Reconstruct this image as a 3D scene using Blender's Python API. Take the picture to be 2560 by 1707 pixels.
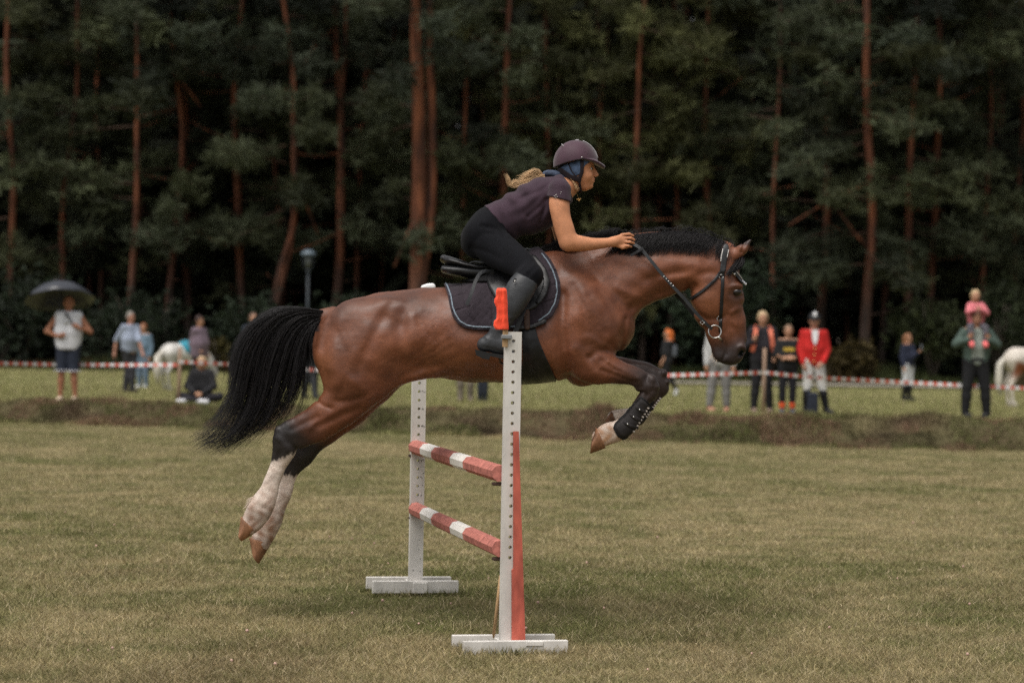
import bpy, bmesh, math, random, time
import numpy as np
from mathutils import Vector, Matrix

for o in list(bpy.data.objects):
    bpy.data.objects.remove(o)
SC = bpy.context.scene
COL = SC.collection
rnd = random.Random(7)
RNG = np.random.default_rng(11)

# ------------------------------------------------------------------ camera
PXW, PXH, FPX = 2560.0, 1707.0, 6044.0          # 85 mm on a 36 mm frame
CAMZ = 1.40
CAM = np.array([0.0, 0.0, CAMZ])
ROLL, PITCH = math.radians(1.0), math.atan(41.5 / FPX)
_f = np.array([0, math.cos(PITCH), math.sin(PITCH)])
_u0 = np.array([0, -math.sin(PITCH), math.cos(PITCH)])
_r0 = np.array([1.0, 0, 0])
CR = math.cos(ROLL) * _r0 + math.sin(ROLL) * _u0
CU = math.cos(ROLL) * _u0 - math.sin(ROLL) * _r0
cam_d = bpy.data.cameras.new('camera')
cam = bpy.data.objects.new('camera', cam_d)
COL.objects.link(cam)
cam.matrix_world = Matrix(((CR[0], CU[0], -_f[0], CAM[0]), (CR[1], CU[1], -_f[1], CAM[1]),
                           (CR[2], CU[2], -_f[2], CAM[2]), (0, 0, 0, 1)))
cam_d.lens = 85.0
cam_d.sensor_width = 36.0
cam_d.clip_start = 0.1
cam_d.clip_end = 1000
cam_d.dof.use_dof = True
cam_d.dof.focus_distance = 12.7
cam_d.dof.aperture_fstop = 2.3
SC.camera = cam

# ------------------------------------------------------------------ light: overcast afternoon
SUN_EL, SUN_AZ = math.radians(64), math.radians(215)     # azimuth clockwise from +Y (behind the camera, left)
wd = bpy.data.worlds.new('World')
SC.world = wd
wd.use_nodes = True
nt = wd.node_tree
nt.nodes.clear()
sky = nt.nodes.new('ShaderNodeTexSky')
sky.sky_type = 'NISHITA'
sky.sun_disc = False
sky.sun_elevation = SUN_EL
sky.sun_rotation = SUN_AZ
sky.air_density = 1.0
sky.dust_density = 5.0
sky.ozone_density = 1.0
hs = nt.nodes.new('ShaderNodeHueSaturation')
hs.inputs['Saturation'].default_value = 0.06
bg = nt.nodes.new('ShaderNodeBackground')
bg.inputs['Strength'].default_value = 0.12
ow = nt.nodes.new('ShaderNodeOutputWorld')
nt.links.new(sky.outputs[0], hs.inputs['Color'])
nt.links.new(hs.outputs[0], bg.inputs['Color'])
nt.links.new(bg.outputs[0], ow.inputs['Surface'])
sun_d = bpy.data.lights.new('sun', 'SUN')
sun_d.energy = 1.5
sun_d.angle = math.radians(50)
sun_d.color = (1.0, 0.92, 0.82)
sun = bpy.data.objects.new('sun', sun_d)
COL.objects.link(sun)
_sd = Vector((math.sin(SUN_AZ) * math.cos(SUN_EL), math.cos(SUN_AZ) * math.cos(SUN_EL), math.sin(SUN_EL)))
sun.rotation_euler = _sd.to_track_quat('Z', 'Y').to_euler()
sun.location = (0, 0, 40)
SC.view_settings.view_transform = 'Standard'
SC.view_settings.look = 'None'
SC.view_settings.exposure = 0.38
SC.view_settings.gamma = 1.0
SC.view_settings.use_curve_mapping = False
SC.cycles.use_denoising = False
SC.cycles.max_bounces = 6
SC.cycles.diffuse_bounces = 3
SC.cycles.transparent_max_bounces = 6

# ------------------------------------------------------------------ pixel (of the 2560 px photograph) <-> world at a given depth
def W(px, py, Y):
    d = _f + ((px - PXW / 2) / FPX) * CR + ((PXH / 2 - py) / FPX) * CU
    return CAM + d * (Y / d[1])

def PROJ(v):
    q = np.asarray(v) - CAM
    z = q @ _f
    return PXW / 2 + FPX * (q @ CR) / z, PXH / 2 - FPX * (q @ CU) / z

def sstep(a, b, x):
    t = np.clip((x - a) / (b - a), 0, 1)
    return t * t * (3 - 2 * t)

# ------------------------------------------------------------------ materials
MATS = {}
def ramp(nt, stops, inp):
    r = nt.nodes.new('ShaderNodeValToRGB')
    e = r.color_ramp.elements
    while len(e) < len(stops):
        e.new(0.5)
    for i, (p, c) in enumerate(stops):
        e[i].position = p
        e[i].color = (*c, 1) if len(c) == 3 else c
    nt.links.new(inp, r.inputs['Fac'])
    return r

def mat(name, col, rough=0.6, var=0.15, scale=8.0, bump=0.0, bscale=60.0, metal=0.0, attr=None, spec=0.3,
        stretch=None, sheen=0.0, subsurf=0.0, trans=0.0, coat=0.0, grain=0.0, gscale=350.0):
    """Principled material: base colour (or a colour attribute) broken up by noise, with fine bump."""
    if name in MATS:
        return MATS[name]
    m = bpy.data.materials.new(name)
    m.use_nodes = True
    t = m.node_tree
    b = t.nodes['Principled BSDF']
    b.inputs['Roughness'].default_value = rough
    b.inputs['Metallic'].default_value = metal
    b.inputs['Specular IOR Level'].default_value = spec
    if sheen:
        b.inputs['Sheen Weight'].default_value = sheen
    if subsurf:
        b.inputs['Subsurface Weight'].default_value = subsurf
        b.inputs['Subsurface Radius'].default_value = (0.012, 0.005, 0.003)
        b.inputs['Subsurface Scale'].default_value = 1.0
    if coat:
        b.inputs['Coat Weight'].default_value = coat
    tc = t.nodes.new('ShaderNodeTexCoord')
    mp = t.nodes.new('ShaderNodeMapping')
    t.links.new(tc.outputs['Object'], mp.inputs['Vector'])
    if stretch:
        mp.inputs['Scale'].default_value = stretch
    n = t.nodes.new('ShaderNodeTexNoise')
    n.inputs['Scale'].default_value = scale
    n.inputs['Detail'].default_value = 5
    n.inputs['Roughness'].default_value = 0.6
    t.links.new(mp.outputs[0], n.inputs['Vector'])
    mix = t.nodes.new('ShaderNodeMix')
    mix.data_type = 'RGBA'
    mix.blend_type = 'MULTIPLY'
    mix.inputs[0].default_value = 1.0
    r = ramp(t, [(0.3, (1 - var,) * 3), (0.7, (1 + var,) * 3)], n.outputs['Fac'])
    if attr:
        a = t.nodes.new('ShaderNodeAttribute')
        a.attribute_name = attr
        t.links.new(a.outputs['Color'], mix.inputs[6])
    else:
        mix.inputs[6].default_value = (*col, 1)
    t.links.new(r.outputs[0], mix.inputs[7])
    if grain:
        ng = t.nodes.new('ShaderNodeTexNoise')
        ng.inputs['Scale'].default_value = gscale
        ng.inputs['Detail'].default_value = 2
        t.links.new(mp.outputs[0], ng.inputs['Vector'])
        rg = ramp(t, [(0.32, (1 - grain,) * 3), (0.68, (1 + grain,) * 3)], ng.outputs['Fac'])
        mg_ = t.nodes.new('ShaderNodeMix')
        mg_.data_type = 'RGBA'
        mg_.blend_type = 'MULTIPLY'
        mg_.inputs[0].default_value = 1.0
        t.links.new(mix.outputs[2], mg_.inputs[6])
        t.links.new(rg.outputs[0], mg_.inputs[7])
        mix = mg_
    t.links.new(mix.outputs[2], b.inputs['Base Color'])
    if bump:
        n2 = t.nodes.new('ShaderNodeTexNoise')
        n2.inputs['Scale'].default_value = bscale
        n2.inputs['Detail'].default_value = 4
        t.links.new(mp.outputs[0], n2.inputs['Vector'])
        bp = t.nodes.new('ShaderNodeBump')
        bp.inputs['Strength'].default_value = 1.0
        bp.inputs['Distance'].default_value = bump
        t.links.new(n2.outputs['Fac'], bp.inputs['Height'])
        t.links.new(bp.outputs[0], b.inputs['Normal'])
    if trans:
        tr = t.nodes.new('ShaderNodeBsdfTranslucent')
        t.links.new(mix.outputs[2], tr.inputs['Color'])
        ms = t.nodes.new('ShaderNodeMixShader')
        ms.inputs[0].default_value = trans
        t.links.new(b.outputs[0], ms.inputs[1])
        t.links.new(tr.outputs[0], ms.inputs[2])
        t.links.new(ms.outputs[0], t.nodes['Material Output'].inputs['Surface'])
    MATS[name] = m
    return m

# ------------------------------------------------------------------ objects
def tag(o, label=None, cat=None, group=None, kind=None):
    if label:
        o['label'] = label
    if cat:
        o['category'] = cat
    if group:
        o['group'] = group
    if kind:
        o['kind'] = kind
    return o

def thing(name, label, cat, loc=(0, 0, 0), group=None):
    o = bpy.data.objects.new(name, None)
    COL.objects.link(o)
    o.location = loc
    o.empty_display_size = 0.1
    return tag(o, label, cat, group)

def mesh_obj(name, verts, faces, material, parent=None, smooth=True, origin=None, colors=None):
    """verts in world coordinates; faces: list of tuples or an (n,k) int array."""
    v = np.asarray(verts, dtype=np.float32)
    org = np.zeros(3)
    if parent is not None:
        org = np.array(parent_loc(parent))
    elif origin is not None:
        org = np.asarray(origin, float)
    v = v - org.astype(np.float32)
    me = bpy.data.meshes.new(name)
    if isinstance(faces, np.ndarray):
        n, k = faces.shape
        me.vertices.add(len(v))
        me.vertices.foreach_set('co', v.ravel())
        me.loops.add(n * k)
        me.loops.foreach_set('vertex_index', faces.astype(np.int32).ravel())
        me.polygons.add(n)
        me.polygons.foreach_set('loop_start', np.arange(0, n * k, k, dtype=np.int32))
        me.polygons.foreach_set('loop_total', np.full(n, k, dtype=np.int32))
        me.update(calc_edges=True)
    else:
        me.from_pydata([tuple(map(float, q)) for q in v], [], faces)
        me.update()
    if smooth:
        me.polygons.foreach_set('use_smooth', np.ones(len(me.polygons), dtype=bool))
    if colors is not None:
        ca = me.color_attributes.new('col', 'FLOAT_COLOR', 'POINT')
        c4 = np.ones((len(v), 4), dtype=np.float32)
        c4[:, :3] = colors
        ca.data.foreach_set('color', c4.ravel())
    if material is not None:
        me.materials.append(material)
    o = bpy.data.objects.new(name, me)
    COL.objects.link(o)
    if parent is not None:
        o.parent = parent
    else:
        o.location = org
    return o

def parent_loc(p):
    loc = np.zeros(3)
    while p is not None:
        loc = loc + np.array(p.location)
        p = p.parent
    return loc

class MB:
    """Collects simple solids in world coordinates and links them as one mesh object."""
    def __init__(s):
        s.v, s.f = [], []
    def add(s, v, f):
        n = len(s.v)
        s.v += [tuple(map(float, q)) for q in v]
        s.f += [tuple(i + n for i in q) for q in f]
        return s
    def box(s, c, size, M=None, bev=0.0):
        x, y, z = [q / 2 for q in size]
        if bev:
            b = bev
            pts = []
            for sz, inset in ((-z, b), (-z + b, 0), (z - b, 0), (z, b)):
                xx, yy = x - inset, y - inset
                pts += [(-xx, -yy + b, sz), (-xx + b, -yy, sz), (xx - b, -yy, sz), (xx, -yy + b, sz),
                        (xx, yy - b, sz), (xx - b, yy, sz), (-xx + b, yy, sz), (-xx, yy - b, sz)]
            f = [tuple(range(7, -1, -1)), tuple(range(24, 32))]
            for r in range(3):
                for i in range(8):
                    j = (i + 1) % 8
                    f.append((r * 8 + i, r * 8 + j, r * 8 + 8 + j, r * 8 + 8 + i))
        else:
            pts = [(-x, -y, -z), (x, -y, -z), (x, y, -z), (-x, y, -z), (-x, -y, z), (x, -y, z), (x, y, z), (-x, y, z)]
            f = [(0, 3, 2, 1), (4, 5, 6, 7), (0, 1, 5, 4), (1, 2, 6, 5), (2, 3, 7, 6), (3, 0, 4, 7)]
        M = Matrix.Identity(3) if M is None else M
        cc = Vector(c)
        return s.add([M @ Vector(p) + cc for p in pts], f)
    def tube(s, pts, rad, seg=8, flat=None, cap=True):
        pts = [Vector(p) for p in pts]
        if not hasattr(rad, '__len__'):
            rad = [rad] * len(pts)
        v, f = [], []
        ref = Vector((0.13, 0.31, 0.94))
        n = None
        for i, p in enumerate(pts):
            t = (pts[min(i + 1, len(pts) - 1)] - pts[max(i - 1, 0)]).normalized()
            if n is None:
                n = t.cross(ref)
                if n.length < 1e-3:
                    n = t.cross(Vector((1, 0, 0)))
            n = (n - t * n.dot(t)).normalized()
            b = t.cross(n)
            for k in range(seg):
                a = 2 * math.pi * k / seg
                v.append(p + (n * math.cos(a) + b * math.sin(a)) * rad[i])
        for i in range(len(pts) - 1):
            for k in range(seg):
                j = (k + 1) % seg
                f.append((i * seg + k, i * seg + j, (i + 1) * seg + j, (i + 1) * seg + k))
        if cap:
            f.append(tuple(range(seg - 1, -1, -1)))
            f.append(tuple(range((len(pts) - 1) * seg, len(pts) * seg)))
        return s.add(v, f)
    def ribbon(s, pts, nrm, width, thick):
        """flat strap along pts; nrm: outward normals per point."""
        pts = [Vector(p) for p in pts]
        v, f = [], []
        for i, p in enumerate(pts):
            t = (pts[min(i + 1, len(pts) - 1)] - pts[max(i - 1, 0)]).normalized()
            n = Vector(nrm[i] if hasattr(nrm[0], '__len__') else nrm)
            n = (n - t * n.dot(t)).normalized()
            b = t.cross(n)
            w = width[i] if hasattr(width, '__len__') else width
            for (q, r) in ((-1, -1), (1, -1), (1, 1), (-1, 1)):
                v.append(p + b * q * w / 2 + n * r * thick / 2)
        for i in range(len(pts) - 1):
            for k in range(4):
                j = (k + 1) % 4
                f.append((i * 4 + k, i * 4 + j, i * 4 + 4 + j, i * 4 + 4 + k))
        m = (len(pts) - 1) * 4
        f += [(3, 2, 1, 0), (m, m + 1, m + 2, m + 3)]
        return s.add(v, f)
    def prism(s, poly, n, depth):
        """polygon (world points) extruded along n by depth."""
        n = Vector(n).normalized() * depth
        k = len(poly)
        v = [Vector(p) for p in poly] + [Vector(p) + n for p in poly]
        f = [tuple(range(k)), tuple(range(2 * k - 1, k - 1, -1))]
        f += [(i, i + k, (i + 1) % k + k, (i + 1) % k) for i in range(k)]
        return s.add(v, f)
    def ball(s, c, r, seg=10, rings=7, M=None):
        r = r if hasattr(r, '__len__') else (r, r, r)
        c = Vector(c)
        M = Matrix.Identity(3) if M is None else M
        v = [c + M @ Vector((0, 0, -r[2]))]
        for i in range(1, rings):
            a = math.pi * i / rings - math.pi / 2
            for k in range(seg):
                b = 2 * math.pi * k / seg
                v.append(c + M @ Vector((r[0] * math.cos(a) * math.cos(b), r[1] * math.cos(a) * math.sin(b), r[2] * math.sin(a))))
        v.append(c + M @ Vector((0, 0, r[2])))
        f = [(0, 1 + (k + 1) % seg, 1 + k) for k in range(seg)]
        for i in range(rings - 2):
            for k in range(seg):
                j = (k + 1) % seg
                f.append((1 + i * seg + k, 1 + i * seg + j, 1 + (i + 1) * seg + j, 1 + (i + 1) * seg + k))
        L = len(v) - 1
        f += [(L, 1 + (rings - 2) * seg + k, 1 + (rings - 2) * seg + (k + 1) % seg) for k in range(seg)]
        return s.add(v, f)
    def build(s, name, material, parent=None, smooth=False, origin=None):
        o = mesh_obj(name, s.v, s.f, material, parent, smooth, origin)
        bm = bmesh.new()
        bm.from_mesh(o.data)
        bmesh.ops.recalc_face_normals(bm, faces=bm.faces)
        bm.to_mesh(o.data)
        bm.free()
        return o

# ------------------------------------------------------------------ implicit surfaces: shapes blended on a grid, skinned by surface nets
def surface_nets(F, o, h):
    S = F < 0
    n = F.shape
    cnt = np.zeros((n[0] - 1, n[1] - 1, n[2] - 1), dtype=np.int8)
    offs = [(i, j, k) for i in (0, 1) for j in (0, 1) for k in (0, 1)]
    for i, j, k in offs:
        cnt += S[i:n[0] - 1 + i, j:n[1] - 1 + j, k:n[2] - 1 + k]
    mask = (cnt > 0) & (cnt < 8)
    idx = np.argwhere(mask)
    if len(idx) == 0:
        return np.zeros((0, 3)), np.zeros((0, 4), dtype=np.int32)
    vals = np.stack([F[idx[:, 0] + i, idx[:, 1] + j, idx[:, 2] + k] for i, j, k in offs], 1)
    acc = np.zeros((len(idx), 3))
    num = np.zeros(len(idx))
    for a in range(8):
        for b in range(a + 1, 8):
            d = np.array(offs[b]) - np.array(offs[a])
            if np.abs(d).sum() != 1:
                continue
            va, vb = vals[:, a], vals[:, b]
            m = (va < 0) != (vb < 0)
            t = np.where(m, va / np.where(m, va - vb, 1), 0)
            acc += m[:, None] * (np.array(offs[a]) + t[:, None] * d)
            num += m
    V = (idx + acc / num[:, None]) * h + np.asarray(o)
    vid = np.full(mask.shape, -1, dtype=np.int32)
    vid[mask] = np.arange(len(idx))
    faces = []
    for ax in range(3):
        b, c = [(1, 2), (2, 0), (0, 1)][ax]
        sl0 = [slice(None)] * 3
        sl1 = [slice(None)] * 3
        sl0[ax] = slice(0, -1)
        sl1[ax] = slice(1, None)
        diff = S[tuple(sl0)] != S[tuple(sl1)]
        e = np.argwhere(diff)
        e = e[(e[:, b] > 0) & (e[:, c] > 0) & (e[:, b] < n[b] - 1) & (e[:, c] < n[c] - 1)]
        if len(e) == 0:
            continue
        flip = ~S[e[:, 0], e[:, 1], e[:, 2]]
        q = []
        for (db, dc) in ((-1, -1), (0, -1), (0, 0), (-1, 0)):
            g = e.copy()
            g[:, b] += db
            g[:, c] += dc
            q.append(vid[g[:, 0], g[:, 1], g[:, 2]])
        q = np.stack(q, 1)
        q[flip] = q[flip][:, ::-1]
        faces.append(q)
    return V, np.concatenate(faces)

def crom(st, m=8):
    """Catmull-Rom resampling of the rows of st."""
    st = np.asarray(st, float)
    if len(st) < 2:
        return st
    P = np.vstack([2 * st[0] - st[1], st, 2 * st[-1] - st[-2]])
    out = []
    for i in range(1, len(P) - 2):
        for k in range(m):
            t = k / m
            out.append(0.5 * ((2 * P[i]) + (-P[i - 1] + P[i + 1]) * t + (2 * P[i - 1] - 5 * P[i] + 4 * P[i + 1] - P[i + 2]) * t * t
                              + (-P[i - 1] + 3 * P[i] - 3 * P[i + 1] + P[i + 2]) * t ** 3))
    out.append(st[-1])
    return np.array(out)

def smin(a, b, k):
    if k <= 0:
        return np.minimum(a, b)
    h = np.clip(0.5 + 0.5 * (b - a) / k, 0, 1)
    return b + (a - b) * h - k * h * (1 - h)

def seg_dist2(P, pts):
    """distance of 2D points P (N,2) to polyline pts; returns dist, param index (float)."""
    best = np.full(len(P), 1e9)
    par = np.zeros(len(P))
    for i in range(len(pts) - 1):
        a, d = pts[i], pts[i + 1] - pts[i]
        L = max(d @ d, 1e-12)
        t = np.clip(((P - a) @ d) / L, 0, 1)
        q = ((P - a - t[:, None] * d) ** 2).sum(1)
        m = q < best
        best[m] = q[m]
        par[m] = i + t[m]
    return np.sqrt(best), par

def poly_sd(P, poly):
    """signed distance of 2D points to a polygon (negative inside)."""
    poly = np.asarray(poly, float)
    d, _ = seg_dist2(P, np.vstack([poly, poly[:1]]))
    ins = np.zeros(len(P), bool)
    j = len(poly) - 1
    for i in range(len(poly)):
        a, b = poly[i], poly[j]
        c = ((a[1] > P[:, 1]) != (b[1] > P[:, 1]))
        xx = (b[0] - a[0]) * (P[:, 1] - a[1]) / (b[1] - a[1] + 1e-12) + a[0]
        ins ^= c & (P[:, 0] < xx)
        j = i
    return np.where(ins, -d, d)

class Field:
    def __init__(s, lo, hi, h):
        s.h = h
        s.o = np.array(lo, float)
        s.n = np.maximum(4, np.ceil((np.array(hi, float) - s.o) / h).astype(int) + 1)
        s.F = np.full(tuple(s.n), 1.0, dtype=np.float32)
        s.ax = [s.o[i] + h * np.arange(s.n[i]) for i in range(3)]
    def empty(s):
        g = Field.__new__(Field)
        g.h, g.o, g.n, g.ax = s.h, s.o, s.n, s.ax
        g.F = np.full(tuple(s.n), 1.0, dtype=np.float32)
        return g
    def sub(s, lo, hi):
        r = []
        for i in range(3):
            a = int(np.clip(math.floor((lo[i] - s.o[i]) / s.h), 0, s.n[i] - 1))
            b = int(np.clip(math.ceil((hi[i] - s.o[i]) / s.h) + 1, a + 1, s.n[i]))
            r.append(slice(a, b))
        return tuple(r)
    def comb(s, sl, d, k, op):
        if op == 'add':
            s.F[sl] = smin(s.F[sl], d.astype(np.float32), k)
        elif op == 'cut':
            s.F[sl] = -smin(-s.F[sl], d.astype(np.float32), k)
    def planar(s, st, k=0.03, n=2.0, op='add', Y0=12.9, mirror=False, inflate=0.0, m=6):
        """limb or trunk given by outline pairs: rows (ax, ay, bx, by, half width, lateral offset[, egg])."""
        R = []
        for r in st:
            A, B = W(r[0], r[1], Y0 + r[5]), W(r[2], r[3], Y0 + r[5])
            c = (A + B) / 2
            d = A - B
            hh = math.hypot(d[0], d[2]) / 2
            R.append([c[0], c[2], hh + inflate, r[4] + inflate, (c[1] if not mirror else 2 * Y0 - c[1]), d[0], d[2], r[6] if len(r) > 6 else 0.0])
        R = crom(R, m)
        return s.loft(R, k, n, op)
    def loft(s, R, k, n, op):
        mx = np.maximum(R[:, 2], R[:, 3]).max() + k + 3 * s.h + 0.01
        lo = (R[:, 0].min() - mx, R[:, 4].min() - mx, R[:, 1].min() - mx)
        hi = (R[:, 0].max() + mx, R[:, 4].max() + mx, R[:, 1].max() + mx)
        sl = s.sub(lo, hi)
        x, y, z = s.ax[0][sl[0]], s.ax[1][sl[1]], s.ax[2][sl[2]]
        X, Z = np.meshgrid(x, z, indexing='ij')
        P = np.stack([X.ravel(), Z.ravel()], 1)
        dist, par = seg_dist2(P, R[:, :2])
        i0 = np.minimum(par.astype(int), len(R) - 2)
        t = (par - i0)[:, None]
        Q = R[i0] * (1 - t) + R[i0 + 1] * t
        dl = np.hypot(Q[:, 5], Q[:, 6]) + 1e-9
        sg = ((P[:, 0] - Q[:, 0]) * Q[:, 5] + (P[:, 1] - Q[:, 1]) * Q[:, 6]) / dl
        w = Q[:, 3] * (1 + Q[:, 7] * np.clip(sg / Q[:, 2], -1, 1))
        shp = X.shape
        dist, w, hh, yc = [q.reshape(shp)[:, None, :] for q in (dist, w, Q[:, 2], Q[:, 4])]
        yy = y[None, :, None] - yc
        u = dist / hh
        v = np.abs(yy) / w
        f = (u ** n + v ** n) ** (1 / n) if n != 2.0 else np.sqrt(u * u + v * v)
        r = np.sqrt(dist ** 2 + yy ** 2)
        f = np.maximum(f, 1e-3)
        d = r * (1 - 1 / f)
        s.comb(sl, d, k, op)
        return s
    def cone(s, a, b, ra, rb, k=0.02, op='add'):
        a, b = np.asarray(a, float), np.asarray(b, float)
        mx = max(ra, rb) + k + 3 * s.h
        sl = s.sub(np.minimum(a, b) - mx, np.maximum(a, b) + mx)
        X, Y, Z = np.meshgrid(s.ax[0][sl[0]], s.ax[1][sl[1]], s.ax[2][sl[2]], indexing='ij')
        d = b - a
        L = max(d @ d, 1e-12)
        t = np.clip(((X - a[0]) * d[0] + (Y - a[1]) * d[1] + (Z - a[2]) * d[2]) / L, 0, 1)
        q = np.sqrt((X - a[0] - t * d[0]) ** 2 + (Y - a[1] - t * d[1]) ** 2 + (Z - a[2] - t * d[2]) ** 2) - (ra + (rb - ra) * t)
        s.comb(sl, q, k, op)
        return s
    def ell(s, c, r, k=0.02, op='add', M=None):
        c, r = np.asarray(c, float), np.asarray(r, float)
        mx = r.max() + k + 3 * s.h
        sl = s.sub(c - mx, c + mx)
        X, Y, Z = np.meshgrid(s.ax[0][sl[0]] - c[0], s.ax[1][sl[1]] - c[1], s.ax[2][sl[2]] - c[2], indexing='ij')
        if M is not None:
            M = np.array(M)
            X, Y, Z = [X * M[0, i] + Y * M[1, i] + Z * M[2, i] for i in range(3)]
        f = np.sqrt((X / r[0]) ** 2 + (Y / r[1]) ** 2 + (Z / r[2]) ** 2)
        rr = np.sqrt(X * X + Y * Y + Z * Z)
        d = rr * (1 - 1 / np.maximum(f, 1e-3))
        s.comb(sl, d, k, op)
        return s
    def map2(s, fn):
        """fn(px, py) -> value on the side plane, as an array broadcastable over the grid."""
        X, Z = np.meshgrid(s.ax[0], s.ax[2], indexing='ij')
        V = np.stack([X.ravel(), np.full(X.size, 12.9), Z.ravel()], 1)
        px, py = PROJ(V)
        return fn(px, py).reshape(X.shape)[:, None, :].astype(np.float32)
    def crop(s, lo, hi, h):
        """trilinear resample of a box on a finer grid."""
        g = Field(lo, hi, h)
        A = s.F
        for ax in range(3):
            q = np.clip((g.ax[ax] - s.o[ax]) / s.h, 0, s.n[ax] - 1.001)
            i = q.astype(int)
            t = (q - i).astype(np.float32)
            sh = [1, 1, 1]
            sh[ax] = -1
            t = t.reshape(sh)
            A = np.take(A, i, axis=ax) * (1 - t) + np.take(A, i + 1, axis=ax) * t
        g.F = A
        return g
    def build(s, name, material, parent=None, colorfn=None, origin=None, smooth_iter=0):
        F = s.F
        F[0], F[-1], F[:, 0], F[:, -1], F[:, :, 0], F[:, :, -1] = 1, 1, 1, 1, 1, 1
        V, Q = surface_nets(F, s.o, s.h)
        cols = colorfn(V) if colorfn else None
        return mesh_obj(name, V, Q, material, parent, True, origin, cols)

def stroke_map(px, py, pts, amp, width):
    d, _ = seg_dist2(np.stack([px, py], 1), np.asarray(pts, float))
    return amp * np.exp(-(d / width) ** 2)
# ================================================================== the place: ground, grass, bank, wood
_LAT = RNG.random((256, 256))
def vnoise(x, y, s):
    x, y = np.asarray(x) * s, np.asarray(y) * s
    i, j = np.floor(x).astype(int), np.floor(y).astype(int)
    u, v = x - i, y - j
    u, v = u * u * (3 - 2 * u), v * v * (3 - 2 * v)
    g = lambda a, b: _LAT[a % 256, b % 256]
    return (g(i, j) * (1 - u) + g(i + 1, j) * u) * (1 - v) + (g(i, j + 1) * (1 - u) + g(i + 1, j + 1) * u) * v

def bank_foot(x):
    return 40.0 - .11 * np.clip(x, -14, 14) + .5 * (vnoise(x, x * 0 + 3, .35) - .5)
def TZ(x, y):
    """height of the ground."""
    x, y = np.asarray(x, float), np.asarray(y, float)
    zf = .085 - .008 * np.clip(x, -12, 12)
    za = np.clip(.018 * (y - 12.9), -.05, .03) * sstep(40, 20, y) + zf * sstep(18, 40, y)
    f = bank_foot(x)
    zu = .49 + .3 * sstep(60, 74, y) + .25 * sstep(72, 84, y) + .9 * sstep(84, 180, y) + 5 * sstep(200, 700, y)
    t = sstep(0, 1.15, y - f)
    bump = .10 * (vnoise(x, y, 1.1) - .5) + .10 * (vnoise(x, y, 2.7) - .5)
    z = za * (1 - t) + zu * t + 1.3 * bump * np.exp(-((y - f - .7) / .8) ** 2)
    return z + .012 * (vnoise(x, y, .8) - .5)

xs = np.concatenate([-np.geomspace(400, 14, 24), np.linspace(-13.5, 13.5, 83), np.geomspace(14, 400, 24)])
ys = np.concatenate([np.linspace(-40, 7, 20), np.linspace(7.4, 36, 90), np.linspace(36.2, 46, 60), np.linspace(46.5, 90, 60), np.geomspace(92, 800, 40)])
GX, GY = np.meshgrid(xs, ys, indexing='ij')
gv = np.stack([GX, GY, TZ(GX, GY)], -1).reshape(-1, 3)
ni, nj = GX.shape
ii, jj = np.meshgrid(np.arange(ni - 1), np.arange(nj - 1), indexing='ij')
gq = np.stack([ii * nj + jj, (ii + 1) * nj + jj, (ii + 1) * nj + jj + 1, ii * nj + jj + 1], -1).reshape(-1, 4)
def field_color(x, y, n=None):
    """real colour of the sward: straw and green patches in the arena, greener above the bank, brown on the bank, litter in the wood."""
    p = .45 * vnoise(x, y, .45) + .35 * vnoise(x + 31, y, 1.7) + .2 * vnoise(x + 5, y, 3.7)
    q = vnoise(x, y + 57, 5.0)
    dry = np.clip(.40 + 1.5 * (p - .42) + 1.1 * (q - .5), 0, 1)[:, None]
    straw, green = np.array([.340, .275, .148]), np.array([.150, .148, .056])
    C = green * (1 - dry) + straw * dry
    rust = (sstep(.60, .85, vnoise(x + 9, y + 4, .9)) * sstep(18, 10, y))[:, None] * .35
    C = C * (1 - rust) + np.array([.10, .062, .036]) * rust
    f = bank_foot(x)
    up = sstep(.8, 1.8, y - f)[:, None]
    upc = np.array([.245, .245, .100]) * (1 - .5 * dry) + np.array([.36, .32, .155]) * .5 * dry
    bk = (sstep(-.12, .1, y - f) * sstep(1.9, .9, y - f))[:, None]
    bn = vnoise(x + 3, y + 8, 2.2)[:, None]
    bnk = np.array([.135, .092, .060]) * (1 - bn) + np.array([.150, .138, .066]) * bn
    C = C * (1 - up) + upc * up
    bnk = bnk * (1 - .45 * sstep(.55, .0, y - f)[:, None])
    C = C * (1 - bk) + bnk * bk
    wd_ = sstep(72, 77, y)[:, None]
    return C * (1 - wd_) + np.array([.030, .026, .016]) * wd_
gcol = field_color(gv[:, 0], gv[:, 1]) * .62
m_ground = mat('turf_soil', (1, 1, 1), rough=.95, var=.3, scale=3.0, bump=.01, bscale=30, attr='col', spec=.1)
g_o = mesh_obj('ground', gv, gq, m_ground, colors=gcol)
tag(g_o, 'short mown turf field rising over a low bank to the edge of the wood', kind='structure')

def blades(name, x, y, hgt, wid, lean, col, label, cat='grass'):
    n = len(x)
    z = TZ(x, y) - .004
    a = RNG.uniform(0, 2 * math.pi, n)
    dx, dy = np.cos(a) * wid / 2, np.sin(a) * wid / 2
    b = RNG.uniform(0, 2 * math.pi, n)
    V = np.zeros((n, 3, 3))
    V[:, 0] = np.stack([x - dx, y - dy, z], 1)
    V[:, 1] = np.stack([x + dx, y + dy, z], 1)
    V[:, 2] = np.stack([x + np.cos(b) * lean * hgt, y + np.sin(b) * lean * hgt, z + hgt], 1)
    Q = np.arange(n * 3).reshape(n, 3)
    C = np.repeat(col, 3, axis=0)
    o = mesh_obj(name, V.reshape(-1, 3), Q, MATS['grass_blade'], smooth=False, colors=C)
    return tag(o, label, cat, kind='stuff')
mat('grass_blade', (1, 1, 1), rough=.75, var=.12, scale=2.0, attr='col', spec=.15, trans=.25)

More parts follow.
